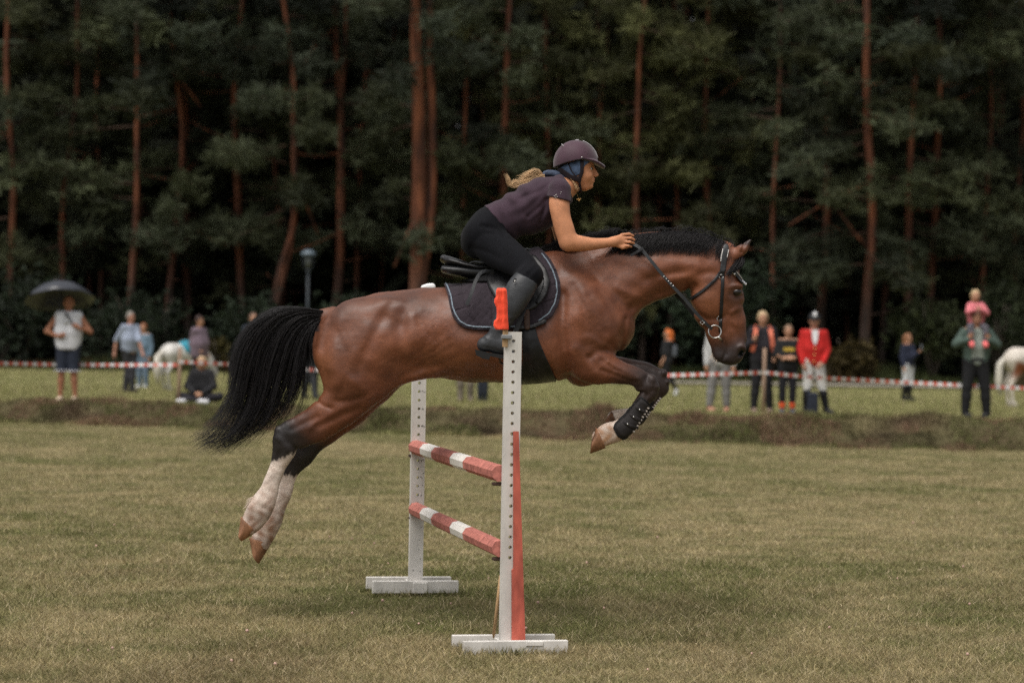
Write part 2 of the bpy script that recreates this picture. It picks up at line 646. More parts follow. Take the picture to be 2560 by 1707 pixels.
def scatter(n, d0, d1, half, extra):
    u = RNG.random(n)
    d = 1 / ((1 - u) / d0 + u / d1)
    x = RNG.uniform(-1, 1, n) * (half * d + extra)
    return x, d
def blade_col(x, y, sat=.25):
    C = field_color(x, y)
    j = RNG.normal(0, 1, len(x))[:, None]
    C = C * np.clip(1 + .28 * j, .4, 2.0)
    t = (RNG.random(len(x)) < .28)[:, None]
    C = np.where(t, C * .5 + np.array([.090, .115, .035]) * .5, C)
    s = (RNG.random(len(x)) < .14)[:, None]
    return np.where(s, np.array([.40, .33, .21]) * (1 + .2 * j), C)

x, y = scatter(510000, 9.3, 41.5, .235, .9)
x2, y2 = scatter(60000, 9.3, 41.5, .20, 5.0)
x2 = np.sign(x2) * (.235 * y2 + .9 + np.abs(x2) * .5)
x, y = np.concatenate([x, x2]), np.concatenate([y, y2])
k = y < bank_foot(x) + .2
x, y = x[k], y[k]
tall = (RNG.random(len(x)) < .02) * .02 + .015 + .016 * vnoise(x, y, 1.3) + .010 * RNG.random(len(x))
wd_s = .0053 * np.maximum(1, y / 13)
blades('mown_grass', x, y, tall * RNG.uniform(.6, 1.4, len(x)), wd_s, RNG.uniform(.3, 2.4, len(x)), blade_col(x, y), 'short dry mown grass covering the jumping arena')
n = 130000
x = RNG.uniform(-18, 18, n)
y = bank_foot(x) + RNG.uniform(-.2, 1.7, n)
cl = vnoise(x, y, 1.3) * .6 + .4 * vnoise(x, y + 70, 3.2)
bc_ = field_color(x, y) * (RNG.uniform(.5, 1.5, n) * (.45 + 1.1 * vnoise(x + 40, y * 2, 1.9)))[:, None]
g_ = (vnoise(x + 12, y, .9) > .46)[:, None]
bc_ = np.where(g_ & (RNG.random(n) < .6)[:, None], np.array([.140, .148, .055]) * RNG.uniform(.6, 1.4, n)[:, None], bc_)
r_ = (vnoise(x + 77, y + 5, 1.4) > .58)[:, None] & (RNG.random(n) < .7)[:, None]
bc_ = np.where(r_, np.array([.21, .13, .085]) * RNG.uniform(.6, 1.3, n)[:, None], bc_)
blades('bank_weeds', x, y, (.035 + .20 * cl ** 3) * RNG.uniform(.5, 1.3, n), np.full(n, .022), RNG.uniform(.2, 1.2, n), bc_, 'brown and green weeds on the low earth bank behind the arena', 'weeds')
x, y = scatter(140000, 41, 80, .25, 5)
k = y > bank_foot(x) + 1.0
x, y = x[k], y[k]
blades('meadow_grass', x, y, RNG.uniform(.03, .075, len(x)), .0005 * y, RNG.uniform(.2, 1.1, len(x)), blade_col(x, y), 'green meadow grass above the bank where the spectators stand')
n = 26000
x = RNG.uniform(-22, 22, n)
y = RNG.uniform(73.5, 79, n)
hh_ = .15 + 1.1 * vnoise(x, y * 0 + 2, .5) ** 2 * RNG.random(n)
tc_ = np.where((vnoise(x, y, .3) > .5)[:, None], np.array([.075, .055, .026]), np.array([.045, .055, .020])) * RNG.uniform(.5, 1.6, n)[:, None]
blades('edge_weeds', x, y, hh_, np.full(n, .045), RNG.uniform(.1, .5, n), tc_, 'tall withered weeds along the foot of the pine wood', 'weeds')
# clover heads
cb = MB()
for _ in range(55):
    d = 1 / rnd.uniform(1 / 24, 1 / 10.2)
    xx = rnd.uniform(-1, 1) * (.22 * d + .4)
    cb.ball((xx, d, float(TZ(xx, d)) + .03), rnd.uniform(.005, .009), 6, 4)
tag(cb.build('clover_heads', mat('clover', (.50, .33, .27), rough=.8, var=.5, scale=.6), smooth=True), 'pale pink clover heads scattered in the short grass', 'clover', kind='stuff')
# path at the wood's edge
pv, pq = [], []
for i, xx in enumerate(np.linspace(2.0, 60, 60)):
    for w_ in (0, .6, 1.2, 1.8):
        yy = 69.5 + .02 * xx + w_
        pv.append((xx, yy, float(TZ(xx, yy)) + .05))
    if i:
        pq += [(4 * i - 4 + j, 4 * i + j, 4 * i + j + 1, 4 * i - 3 + j) for j in range(3)]
tag(mesh_obj('path', pv, pq, mat('path_gravel', (.26, .235, .20), rough=.95, var=.2, scale=4)), 'pale gravel path along the edge of the wood', kind='structure')

# ------------------------------------------------------------------ pine wood
m_bark = bpy.data.materials.new('pine_bark')
m_bark.use_nodes = True
_t = m_bark.node_tree
_b = _t.nodes['Principled BSDF']
_b.inputs['Roughness'].default_value = .9
_b.inputs['Specular IOR Level'].default_value = .15
_tc = _t.nodes.new('ShaderNodeTexCoord')
_mp = _t.nodes.new('ShaderNodeMapping')
_mp.inputs['Scale'].default_value = (1, 1, .12)
_n = _t.nodes.new('ShaderNodeTexNoise')
_n.inputs['Scale'].default_value = 5
_n.inputs['Detail'].default_value = 6
_t.links.new(_tc.outputs['Object'], _mp.inputs['Vector'])
_t.links.new(_mp.outputs[0], _n.inputs['Vector'])
_r1 = ramp(_t, [(.36, (.035, .022, .018)), (.50, (.105, .041, .024)), (.70, (.25, .092, .046))], _n.outputs['Fac'])
_r2 = ramp(_t, [(.3, (.030, .024, .021)), (.6, (.075, .056, .047)), (.8, (.13, .10, .085))], _n.outputs['Fac'])
_sx = _t.nodes.new('ShaderNodeSeparateXYZ')
_t.links.new(_tc.outputs['Object'], _sx.inputs[0])
_mr = _t.nodes.new('ShaderNodeMapRange')
_mr.inputs['From Min'].default_value = 1.2
_mr.inputs['From Max'].default_value = 4.0
_t.links.new(_sx.outputs['Z'], _mr.inputs['Value'])
_mx = _t.nodes.new('ShaderNodeMix')
_mx.data_type = 'RGBA'
_t.links.new(_mr.outputs[0], _mx.inputs[0])
_t.links.new(_r2.outputs[0], _mx.inputs[6])
_t.links.new(_r1.outputs[0], _mx.inputs[7])
_t.links.new(_mx.outputs[2], _b.inputs['Base Color'])
m_needle = mat('pine_needles', (1, 1, 1), rough=.7, var=.3, scale=1.2, attr='col', spec=.2, trans=.15)
m_leaf = mat('broad_leaves', (1, 1, 1), rough=.65, var=.3, scale=1.5, attr='col', spec=.25, trans=.3)

def sprays(C, n_each, ln, wd, flat, col, R):
    """needle or leaf sprays: n_each quads about each centre in C."""
    N = len(C) * n_each
    c = np.repeat(C, n_each, 0)
    cc = np.repeat(col, n_each, 0) * R.uniform(.6, 1.45, N)[:, None]
    d = R.normal(0, 1, (N, 3))
    d[:, 2] *= flat
    d /= np.linalg.norm(d, axis=1, keepdims=True) + 1e-9
    s = np.cross(d, R.normal(0, 1, (N, 3)))
    s /= np.linalg.norm(s, axis=1, keepdims=True) + 1e-9
    L = ln * R.uniform(.5, 1.2, N)[:, None]
    Wd = wd * R.uniform(.6, 1.3, N)[:, None]
    b = c + d * L * .15
    e = c + d * L
    V = np.stack([b - s * Wd * .4, e - s * Wd * .25, e + s * Wd * .25, b + s * Wd * .4], 1)
    return V.reshape(-1, 3), np.repeat(cc, 4, 0)

def crown_mesh(seed, z0, z1, rmax, dens=1.0, tint=(.036, .050, .030)):
    R = np.random.default_rng(seed)
    cent, cols, tubes = [], [], MB()
    z = z0
    while z < z1:
        z += R.uniform(.25, .7) / dens
        t = (z - z0) / (z1 - z0)
        L = rmax * (.45 + .55 * math.sin(min(1, t * 1.15 + .12) * math.pi)) * R.uniform(.55, 1.15)
        a = R.uniform(0, 2 * math.pi)
        up = R.uniform(-.25, .25)
        base = np.array([0, 0, z])
        pts = [base + np.array([math.cos(a), math.sin(a), 0]) * L * q + np.array([0, 0, up * L * q - .28 * L * q * q + .12 * L * q ** 4]) for q in (0, .35, .7, 1)]
        tubes.tube(pts, [.045, .032, .02, .008], 3, cap=False)
        g = np.array(tint) * R.uniform(.48, 1.65) + np.array([.012, .011, 0]) * R.uniform(-.4, 1.0)
        m = int(6 + 8 * L)
        for _ in range(m):
            q = R.uniform(.3, 1.05)
            p = pts[0] * 0 + np.array([np.interp(q, [0, .35, .7, 1], [w_[i] for w_ in pts]) for i in range(3)])
            p = p + R.normal(0, 1, 3) * np.array([.30, .30, .20]) * (.5 + q * .6)
            cent.append(p)
            cols.append(g)
    C, K = np.array(cent), np.array(cols)
    V, cc = sprays(C, 18, .40, .050, .6, K, R)
    nb = len(tubes.v)
    verts = np.vstack([np.array(tubes.v), V])
    nq = len(V) // 4
    q2 = np.arange(nq * 4).reshape(nq, 4) + nb
    faces = np.vstack([np.array(tubes.f), q2])
    colr = np.vstack([np.tile([.06, .035, .024], (nb, 1)), cc])
    o = mesh_obj('crown', verts, faces, m_needle, smooth=False, colors=colr)
    return o
CROWNS = [crown_mesh(100 + i, zz0, 21, rr, dd, tt) for i, (zz0, rr, dd, tt) in enumerate(((1.8, 2.7, 1.1, (.040, .047, .026)), (2.8, 2.9, 1.05, (.042, .050, .028)), (4.2, 3.1, 1.05, (.038, .046, .028)), (1.0, 2.3, 1.15, (.034, .041, .025)), (1.8, 2.7, 1.1, (.068, .072, .030)), (3.6, 2.8, 1.0, (.060, .066, .030))))]
crown_used = [False] * len(CROWNS)
def crown_copy(i, parent, rz, sc):
    if not crown_used[i]:
        o = CROWNS[i]
        crown_used[i] = True
    else:
        o = CROWNS[i].copy()
        COL.objects.link(o)
    o.parent = parent
    o.rotation_euler = (0, 0, rz)
    o.scale = (sc, sc, 1.0)
    return o

def pine(px, d, r, crown, label, lean=0.0, wob=.12, fork=None, seed=0, limb=None, sc=1.0):
    """px: column of the photograph at the trunk's middle height; d: distance; r: radius at breast height."""
    R = random.Random(seed * 17 + int(px))
    X = W(px, 450, d)[0]
    z0 = float(TZ(X, d))
    t = thing('pine_tree', label, 'tree', (X, d, z0 - .1))
    ph1, ph2 = R.uniform(0, 6), R.uniform(0, 6)
    path = lambda z: np.array([X + lean * (z - 6) + 1.5 * wob * math.sin(z * .45 + ph1) + .35 * wob * math.sin(z * 1.1 + ph2), d + wob * math.sin(z * .4 + ph2), z0 - .1 + z])
    zs = np.linspace(0, 21, 22)
    mb = MB().tube([path(z) for z in zs], [max(.03, r * (1.22 if z < .5 else 1) * (1 - z / 27)) for z in zs], 9)
    if fork:
        fz, fdx, fr = fork
        zz = np.linspace(fz, 20, 14)
        mb.tube([path(z) + np.array([fdx * sstep(0, 3.5, z - fz), .1, 0]) for z in zz], [max(.03, r * fr * (1 - z / 30)) for z in zz], 8)
    for _ in range(R.randint(4, 9)):           # dead stubs
        z = R.uniform(2, 11)
        a, L = R.uniform(0, 6.28), R.uniform(.5, 2.2)
        p = path(z)
        e = p + np.array([math.cos(a) * L, math.sin(a) * L, R.uniform(-.1, .5) * L])
        mb.tube([p, (p + e) / 2 + np.array([0, 0, -.05]), e], [.03, .022, .008], 4)
    if limb:
        for (zb, dx, dz, rr) in limb:
            p = path(zb)
            mb.tube([p, p + np.array([dx * .45, -.3, dz * .35]), p + np.array([dx, -.5, dz])], [rr, rr * .85, rr * .5], 7)
    mb.build('trunk', m_bark, t, smooth=True)
    if crown is not None:
        crown_copy(crown, t, R.uniform(0, 6.28), sc * R.uniform(.85, 1.15))
    return t

PINES = [
    (22, 79, .13, 0, 'dark pine tree at the left edge of the picture', 0, .1, None, None),
    (172, 80, .12, 1, 'thin reddish pine tree rising right above the black umbrella', .01, .12, None, None),
    (250, 84, .11, 3, 'slim shaded pine tree just right of the umbrella', 0, .1, None, None),
    (337, 78, .12, 2, 'straight pine tree with bright orange bark above the man in the checked shirt', 0, .05, None, None),
    (432, 79, .13, 1, 'knotty pine tree left of a close parallel trunk, left side of the wood', 0, .16, None, [(9.5, .9, -1.0, .06)]),
    (470, 81, .13, 2, 'pine tree running close beside a knotty trunk above the white horse', 0, .06, None, None),
    (598, 79, .15, 2, 'tall pine tree with upper orange bark above the horse tail', -.008, .10, None, None),
    (690, 80, .10, 3, 'thin grey pine tree with a stubby crook, left of the curved pair', .005, .1, None, None),
    (714, 76.5, .13, 2, 'curved pine tree with bright bark and a leaning dead limb beside the street lamp', .012, .22, None, [(4.6, -.75, -3.2, .075), (6.0, .8, -1.6, .05)]),
    (775, 84, .11, 1, 'shaded pine tree between the curved pine and the forked pine', 0, .08, None, None),
    (843, 78, .17, 2, 'forked pine tree with twisted upper limbs left of the thickest trunk', 0, .10, (8.0, .35, .6), [(11.2, -1.0, -1.4, .09)]),
    (903, 82, .11, 2, 'thin straight pine tree between the forked pine and the thickest trunk', 0, .06, None, None),
    (968, 84, .09, 1, 'slender pine tree close to the left of the thickest trunk', .01, .08, None, None),
    (1042, 74.5, .30, 2, 'thickest pine tree of the wood with bright orange double trunk behind the saddle', .003, .07, (2.0, .40, .62), [(5.0, -.7, -1.6, .07)]),
    (1165, 79, .10, 4, 'slim dark pine tree between the thickest trunk and the bright trunk by the helmet', 0, .06, None, None),
    (1264, 77, .15, 1, 'straight orange pine tree left of the rider helmet', 0, .05, None, None),
    (1365, 79, .11, 4, 'shaded pine tree hidden behind foliage above the rider helmet', 0, .08, None, None),
    (1505, 80, .11, 5, 'dark pine tree just right of the rider face', 0, .1, None, None),
    (1600, 77, .12, 4, 'pine tree with low branches above the horse neck', 0, .1, None, None),
    (1685, 79, .10, 5, 'slender pine tree above the horse poll', .004, .08, None, None),
    (1770, 78, .12, 4, 'orange pine tree with tufted branches above the horse ears', -.006, .08, None, None),
    (1940, 77, .09, 2, 'very slim straight pine tree above the person with the orange vest', .002, .05, None, None),
    (2062, 77, .14, 1, 'straight orange pine tree above the rider in the red coat', -.004, .05, None, None),
    (2168, 75, .18, 1, 'stout orange pine tree with long bare slanting limbs on the right', .004, .10, None, [(4.2, -1.1, 1.2, .055), (6.3, -2.6, -1.4, .06)]),
    (2222, 80, .12, 2, 'pine tree with crooked stub right of the stout one with bare limbs', 0, .1, None, [(5.0, .8, -.9, .05)]),
    (2278, 77, .14, 2, 'tall clear pine tree above the woman in the navy jacket', 0, .05, None, None),
    (2338, 79, .15, 1, 'tall pine tree whose trunk leans slightly left of the child in pink', -.006, .07, None, None),
    (2466, 80, .11, 1, 'slim pine tree above and right of the child in pink', 0, .07, None, None),
    (2545, 82, .12, 0, 'shaded pine tree at the right edge of the picture', 0, .08, None, None),
]
for i, (px, d, r, cr, lab, ln, wb, fk, lb) in enumerate(PINES):
    pine(px, d, r, cr, lab, ln, wb, fk, i, lb)

# the depth of the wood: reads as one dark mass
def deep_wood():
    R = np.random.default_rng(5)
    mb = MB()
    tv = []
    for _ in range(560):
        d = R.uniform(84, 150)
        X = R.uniform(-1, 1) * (.24 * d + 30)
        z0 = float(TZ(X, d))
        r = R.uniform(.08, .17)
        lx = R.normal(0, .25)
        mb.tube([(X, d, z0), (X + lx * .5, d, z0 + 8), (X + lx, d, z0 + 20)], [r, r * .8, r * .3], 5, cap=False)
    V0, F0 = np.array(mb.v), np.array(mb.f)
    n = 21000
    d = R.uniform(83, 165, n)
    X = R.uniform(-1, 1, n) * (.24 * d + 12)
    zc = np.where(R.random(n) < .36, R.uniform(.3, 9, n), R.uniform(7, 27, n))
    C = np.stack([X, d, TZ(X, d) + zc], 1)
    K = np.array([.027, .032, .019]) * R.uniform(.5, 1.4, n)[:, None]
    V1, c1 = sprays(C, 6, 1.4, .66, .5, K, R)
    n = 6500                                             # the wood runs on to both sides
    d = R.uniform(78, 130, n)
    X = (.24 * d + R.uniform(4, 60, n)) * np.where(R.random(n) < .5, -1, 1)
    C = np.stack([X, d, TZ(X, d) + R.uniform(.3, 24, n)], 1)
    K = np.array([.030, .036, .021]) * R.uniform(.5, 1.4, n)[:, None]
    V2, c2 = sprays(C, 6, 1.4, .5, .5, K, R)
    V1, c1 = np.vstack([V1, V2]), np.vstack([c1, c2])
    q = np.arange(len(V1)).reshape(-1, 4) + len(V0)
    o = mesh_obj('pine_wood', np.vstack([V0, V1]), np.vstack([F0, q]), m_needle, smooth=False,
                 colors=np.vstack([np.tile([.085, .036, .023], (len(V0), 1)), c1]))
    tag(o, 'dark depth of the pine wood behind the front row of trees', 'wood', kind='stuff')
deep_wood()

def shrub(name, px, py0, d, wpx, hpx, n, col, label, cat='shrub', leaf=.16, wd=.10, m=None, trunk=True, low=0.0, seed=0):
    """leafy bush or young tree; wpx, hpx its size in photograph pixels at distance d."""
    R = np.random.default_rng(int(px) + seed)
    X = W(px, 800, d)[0]
    z0 = float(TZ(X, d))
    sx, sz = wpx * d / FPX / 2, .72 * hpx * d / FPX
    t = thing(name, label, cat, (X, d, z0))
    mb = MB()
    tips = []
    for _ in range(7):
        a = R.uniform(0, 6.28)
        e = np.array([X + sx * .6 * math.cos(a), d + sx * .6 * math.sin(a), z0 + sz * R.uniform(.5, .95)])
        b = np.array([X, d, z0 - .05])
        mb.tube([b, b * .55 + e * .45 + np.array([0, 0, .1 * sz]), e], [.05, .03, .01], 5)
        tips.append(e)
    mb.build('stem', mat('shrub_bark', (.09, .075, .06), rough=.9, var=.3), t, smooth=True)
    cl = R.normal(0, 1, (26, 3))
    cl /= np.linalg.norm(cl, axis=1, keepdims=True)
    cl *= R.uniform(.35, .9, (26, 1))
    cl = np.array([X, d, z0 + sz * (.5 + low)]) + cl * np.array([sx, sx * .8, sz * (.5 - low)])
    C = cl[R.integers(0, 26, n)] + R.normal(0, 1, (n, 3)) * np.array([sx * .22, sx * .22, sz * .11])
    C[:, 2] = np.maximum(C[:, 2], z0 + .05)
    K = np.array(col) * R.uniform(.4, 1.3, n)[:, None]
    V, cc = sprays(C, 6, leaf, wd, .9, K, R)
    mesh_obj('foliage', V, np.arange(len(V)).reshape(-1, 4), m or m_leaf, t, smooth=False, colors=cc)
shrub('young_birch', 2330, 900, 75, 210, 300, 900, (.050, .062, .026), 'pale green young birch behind the woman in the navy jacket', 'tree', low=.1)
shrub('young_birch', 2500, 900, 76, 170, 330, 800, (.040, .052, .024), 'young birch with drooping leaves above the brown and white horse', 'tree', low=.1)
shrub('shrub', 1800, 900, 75.5, 330, 420, 1500, (.030, .046, .026), 'broad dark green shrub thicket behind the horse head', low=.05)
shrub('shrub', 2130, 900, 74, 120, 170, 420, (.060, .044, .014), 'yellowing autumn shrub left of the woman in the navy jacket')
shrub('shrub', 1500, 900, 76, 260, 330, 1000, (.034, .046, .024), 'dark bush behind the horse neck')
shrub('shrub', 640, 900, 74.5, 230, 250, 1000, (.026, .038, .022), 'dark green bush beside the lamp post')
shrub('shrub', 880, 900, 75, 260, 260, 1000, (.028, .040, .022), 'dark bush behind the horse rump')
shrub('shrub', 540, 900, 73.5, 60, 120, 200, (.060, .050, .014), 'small yellowish sapling left of the horse tail')
shrub('shrub', 60, 900, 76, 260, 330, 900, (.022, .032, .018), 'dark bush behind the umbrella at the left')
shrub('shrub', 360, 900, 75.5, 300, 280, 1000, (.022, .032, .018), 'dark bush behind the man in the checked shirt')
shrub('shrub', 1150, 900, 75.5, 260, 260, 800, (.028, .038, .022), 'dark bush in the wood behind the saddle')
shrub('shrub', 2420, 900, 78, 200, 240, 700, (.024, .034, .018), 'dark bush behind the man carrying the child')

# street lamp
def street_lamp():
    d = 70.0
    X = W(770, 700, d)[0]
    z0 = float(TZ(X, d))
    ztop = W(770, 626, d)[2]
    t = thing('street_lamp', 'grey street lamp with domed top at the edge of the wood', 'street lamp', (X, d, z0))
    mg = mat('lamp_metal', (.035, .043, .050), rough=.45, var=.15, metal=.2)
    MB().tube([(X, d, z0), (X, d, ztop - .62)], [.042, .034], 10).build('pole', mg, t, smooth=True)
    MB().ball((X, d, ztop - .60), (.075, .075, .06), 12, 8).build('lantern_base', mg, t, smooth=True)
    for s in (-1, 1):
        MB().tube([(X + s * .05, d, ztop - .6), (X + s * .14, d, ztop - .42), (X + s * .17, d, ztop - .15)], .015, 6).build('arm', mg, t, smooth=True)
    MB().tube([(X, d, ztop - .5), (X, d, ztop - .16)], [.06, .11], 12).build('lamp_glass', mat('frosted_glass', (.10, .11, .11), rough=.3, var=.05), t, smooth=True)
    v = MB()
    pr = [(.215, -.15), (.215, -.11), (.19, -.05), (.12, .0), (.0, .02)]
    K = 16
    vv, ff = [], []
    for (r, zz) in pr:
        vv += [(X + r * math.cos(6.2832 * k / K), d + r * math.sin(6.2832 * k / K), ztop + zz) for k in range(K)]
    for a in range(4):
        ff += [(a * K + k, a * K + (k + 1) % K, a * K + K + (k + 1) % K, a * K + K + k) for k in range(K)]
    ff.append(tuple(range(K)))
    v.add(vv, ff)
    v.build('lamp_dome', mat('lamp_dome', (.10, .13, .16), rough=.35, var=.1), t, smooth=True)
street_lamp()
# ================================================================== the jumping horse
YH = 12.9
M2P = FPX / YH                                         # photograph pixels per metre on the horse's plane

def strands_mesh(paths, rad):
    """three-sided tapered hairs; paths (N,m,3), rad (N,m)."""
    N, m, _ = paths.shape
    T = np.gradient(paths, axis=1)
    T /= np.linalg.norm(T, axis=2, keepdims=True) + 1e-9
    ref = np.array([0.2, -0.9, 0.37])
    n = np.cross(T, ref)
    n /= np.linalg.norm(n, axis=2, keepdims=True) + 1e-9
    b = np.cross(T, n)
    V = np.zeros((N, m, 3, 3))
    for k in range(3):
        a = 2 * math.pi * k / 3
        V[:, :, k] = paths + (n * math.cos(a) + b * math.sin(a)) * rad[:, :, None]
    i = np.arange(N)[:, None, None] * (m * 3) + np.arange(m - 1)[None, :, None] * 3
    k = np.arange(3)[None, None, :]
    k2 = (k + 1) % 3
    Q = np.stack(np.broadcast_arrays(i + k, i + k2, i + 3 + k2, i + 3 + k), -1).reshape(-1, 4)
    return V.reshape(-1, 3), Q

def resample(pts, m):
    pts = np.asarray(pts, float)
    c = crom(pts, 8)
    L = np.concatenate([[0], np.cumsum(np.linalg.norm(np.diff(c, axis=0), axis=1))])
    q = np.linspace(0, L[-1], m)
    return np.stack([np.interp(q, L, c[:, i]) for i in range(c.shape[1])], 1)

TRUNK = [(866, 766, 905, 972, .25, 0, -.10), (940, 735, 955, 962, .285, 0, -.12), (1030, 722, 1040, 940, .28, 0, -.08),
         (1110, 718, 1110, 946, .285, 0, -.06), (1200, 708, 1200, 956, .30, 0, -.10), (1290, 668, 1290, 961, .295, 0, -.25),
         (1365, 624, 1375, 956, .262, 0, -.36), (1435, 640, 1448, 948, .235, 0, -.28), (1478, 690, 1490, 905, .20, 0, -.05)]
NECK = [(1400, 622, 1520, 880, .165, 0, -.25), (1470, 604, 1583, 800, .13, 0, -.3), (1560, 588, 1625, 760, .105, 0, -.3),
        (1660, 578, 1678, 742, .093, 0, -.25), (1755, 583, 1728, 730, .088, 0, -.2), (1815, 606, 1765, 705, .078, 0, -.1)]
HEAD = [(1838, 622, 1785, 655, .07, 0), (1851, 670, 1752, 690, .088, 0, .1), (1857, 715, 1728, 735, .095, 0, .0),
        (1862, 760, 1732, 778, .088, 0, .0), (1865, 800, 1756, 806, .068, 0, .05), (1867, 830, 1766, 832, .056, 0, .05),
        (1868, 858, 1778, 858, .05, 0, .12), (1862, 880, 1796, 880, .05, 0, .15)]
HIND_N = [(815, 820, 985, 840, .12, -.13), (788, 890, 1005, 905, .135, -.145), (794, 960, 960, 966, .12, -.15), (796, 1004, 905, 1020, .088, -.145),
          (762, 1032, 845, 1072, .064, -.135), (724, 1056, 795, 1098, .05, -.125), (690, 1074, 754, 1116, .041, -.115),
          (683, 1116, 736, 1136, .034, -.11), (675, 1155, 718, 1165, .028, -.105), (666, 1188, 706, 1198, .027, -.1), (652, 1218, 695, 1234, .03, -.1),
          (626, 1252, 684, 1274, .037, -.1), (609, 1284, 657, 1315, .031, -.1), (603, 1300, 640, 1330, .036, -.1)]
HIND_F = [(815, 820, 985, 840, .12, .13), (795, 890, 1012, 908, .135, .145), (800, 960, 978, 968, .12, .15), (812, 1008, 922, 1024, .088, .145),
          (785, 1046, 862, 1078, .064, .13), (752, 1078, 815, 1116, .05, .12), (718, 1108, 778, 1158, .041, .115),
          (704, 1150, 748, 1188, .034, .11), (694, 1190, 734, 1216, .028, .105), (684, 1232, 724, 1250, .027, .1), (676, 1262, 714, 1276, .03, .1),
          (652, 1300, 703, 1312, .037, .1), (634, 1334, 684, 1346, .031, .1), (626, 1349, 674, 1362, .036, .1)]
FORE_N = [(1470, 800, 1405, 925, .10, -.13), (1512, 866, 1462, 954, .082, -.14), (1556, 900, 1532, 958, .06, -.14), (1598, 920, 1578, 963, .046, -.135),
          (1634, 942, 1597, 981, .043, -.13), (1644, 972, 1603, 992, .04, -.13), (1628, 1000, 1594, 992, .03, -.13), (1606, 1036, 1572, 1022, .026, -.13),
          (1590, 1066, 1552, 1046, .03, -.13), (1565, 1092, 1524, 1058, .035, -.13), (1538, 1106, 1503, 1062, .03, -.13), (1514, 1117, 1489, 1076, .034, -.13)]
FORE_F = [(1470, 800, 1405, 925, .10, .13), (1535, 878, 1495, 945, .075, .14), (1580, 898, 1564, 944, .052, .14), (1628, 909, 1606, 950, .042, .135),
          (1660, 930, 1624, 966, .041, .13), (1672, 962, 1634, 980, .039, .13), (1652, 996, 1622, 982, .029, .13), (1622, 1034, 1592, 1020, .025, .13),
          (1610, 1056, 1578, 1034, .03, .13), (1590, 1064, 1562, 1024, .034, .13), (1564, 1066, 1548, 1022, .031, .13), (1545, 1066, 1530, 1026, .033, .13)]

t_h = time.time()
HF = Field(W(560, 1000, YH - .45) * 0 + np.array([W(575, 900, YH)[0], YH - .37, W(1100, 1440, YH)[2]]),
           np.array([W(1895, 900, YH)[0], YH + .37, W(1500, 545, YH)[2]]), 0.0085)
HF.planar(TRUNK, k=0.0, n=2.25)
HF.planar(NECK, k=0.05, n=2.15)
HF.planar(HEAD, k=0.035, n=2.4)
for side in (0, 1):
    HF.planar(HIND_N if side == 0 else HIND_F, k=0.05, n=2.1)
    HF.planar(FORE_N if side == 0 else FORE_F, k=0.04, n=2.1)
for sg in (-1, 1):
    # shoulder blade mass, cheek, brow, nostril rim, ear
    HF.ell(W(1466, 795, YH) + [0, sg * .10, 0], (.155, .115, .235), .06, M=Matrix.Rotation(math.radians(-30), 3, 'Y'))
    HF.ell(W(1772, 745, YH) + [0, sg * .045, 0], (.095, .052, .10), .02)
    HF.ell(W(1838, 716, YH) + [0, sg * .066, 0], (.036, .03, .026), .02)
    HF.ell(W(1848, 876, YH) + [0, sg * .038, 0], (.034, .022, .042), .015)
    HF.ell(W(975, 774, YH) + [0, sg * .20, 0], (.055, .035, .04), .08)          # point of hip
    HF.ell(W(930, 955, YH) + [0, sg * .16, 0], (.085, .07, .09), .06)            # stifle
    HF.planar([(1085, 912, 1092, 942, .05, sg * .15), (1035, 905, 1048, 947, .05, sg * .15), (985, 915, 1000, 958, .05, sg * .15), (945, 935, 962, 980, .05, sg * .15)], k=.06)   # flank fold
    HF.cone(W(1838, 640, YH) + [0, sg * .045, 0], W(1855, 623, YH) + [0, sg * .06, 0], .029, .023, .02)
    HF.cone(W(1855, 623, YH) + [0, sg * .06, 0], W(1875, 600, YH) + [0, sg * .062, 0], .023, .004, .012)
for kx_, ky_, yl_ in ((0, 0, -.13), (28, -14, .13)):
    HF.ell(W(1630 + kx_, 947 + ky_, YH + yl_), (.026, .044, .026), .015)
    HF.ell(W(1640 + kx_, 968 + ky_, YH + yl_), (.018, .040, .020), .012)
    HF.ell(W(1596 + kx_, 968 + ky_, YH + yl_), (.014, .030, .020), .012)
HF.ell(W(697, 1074, YH - .115), (.020, .026, .020), .02)
HF.ell(W(727, 1106, YH + .115), (.020, .026, .020), .02)
HF.ell(W(1808, 893, YH), (.045, .042, .03), .02)                                # lower lip
HF.ell(W(1797, 880, YH), (.035, .036, .04), .02)                                # chin
HF.ell(W(1456, 948, YH), (.075, .10, .035), .03)                                # brisket
HF.planar([(835, 765, 825, 815, .05, 0), (800, 772, 796, 806, .035, 0), (760, 778, 758, 802, .026, 0), (715, 795, 722, 812, .018, 0)], k=0.03)  # dock

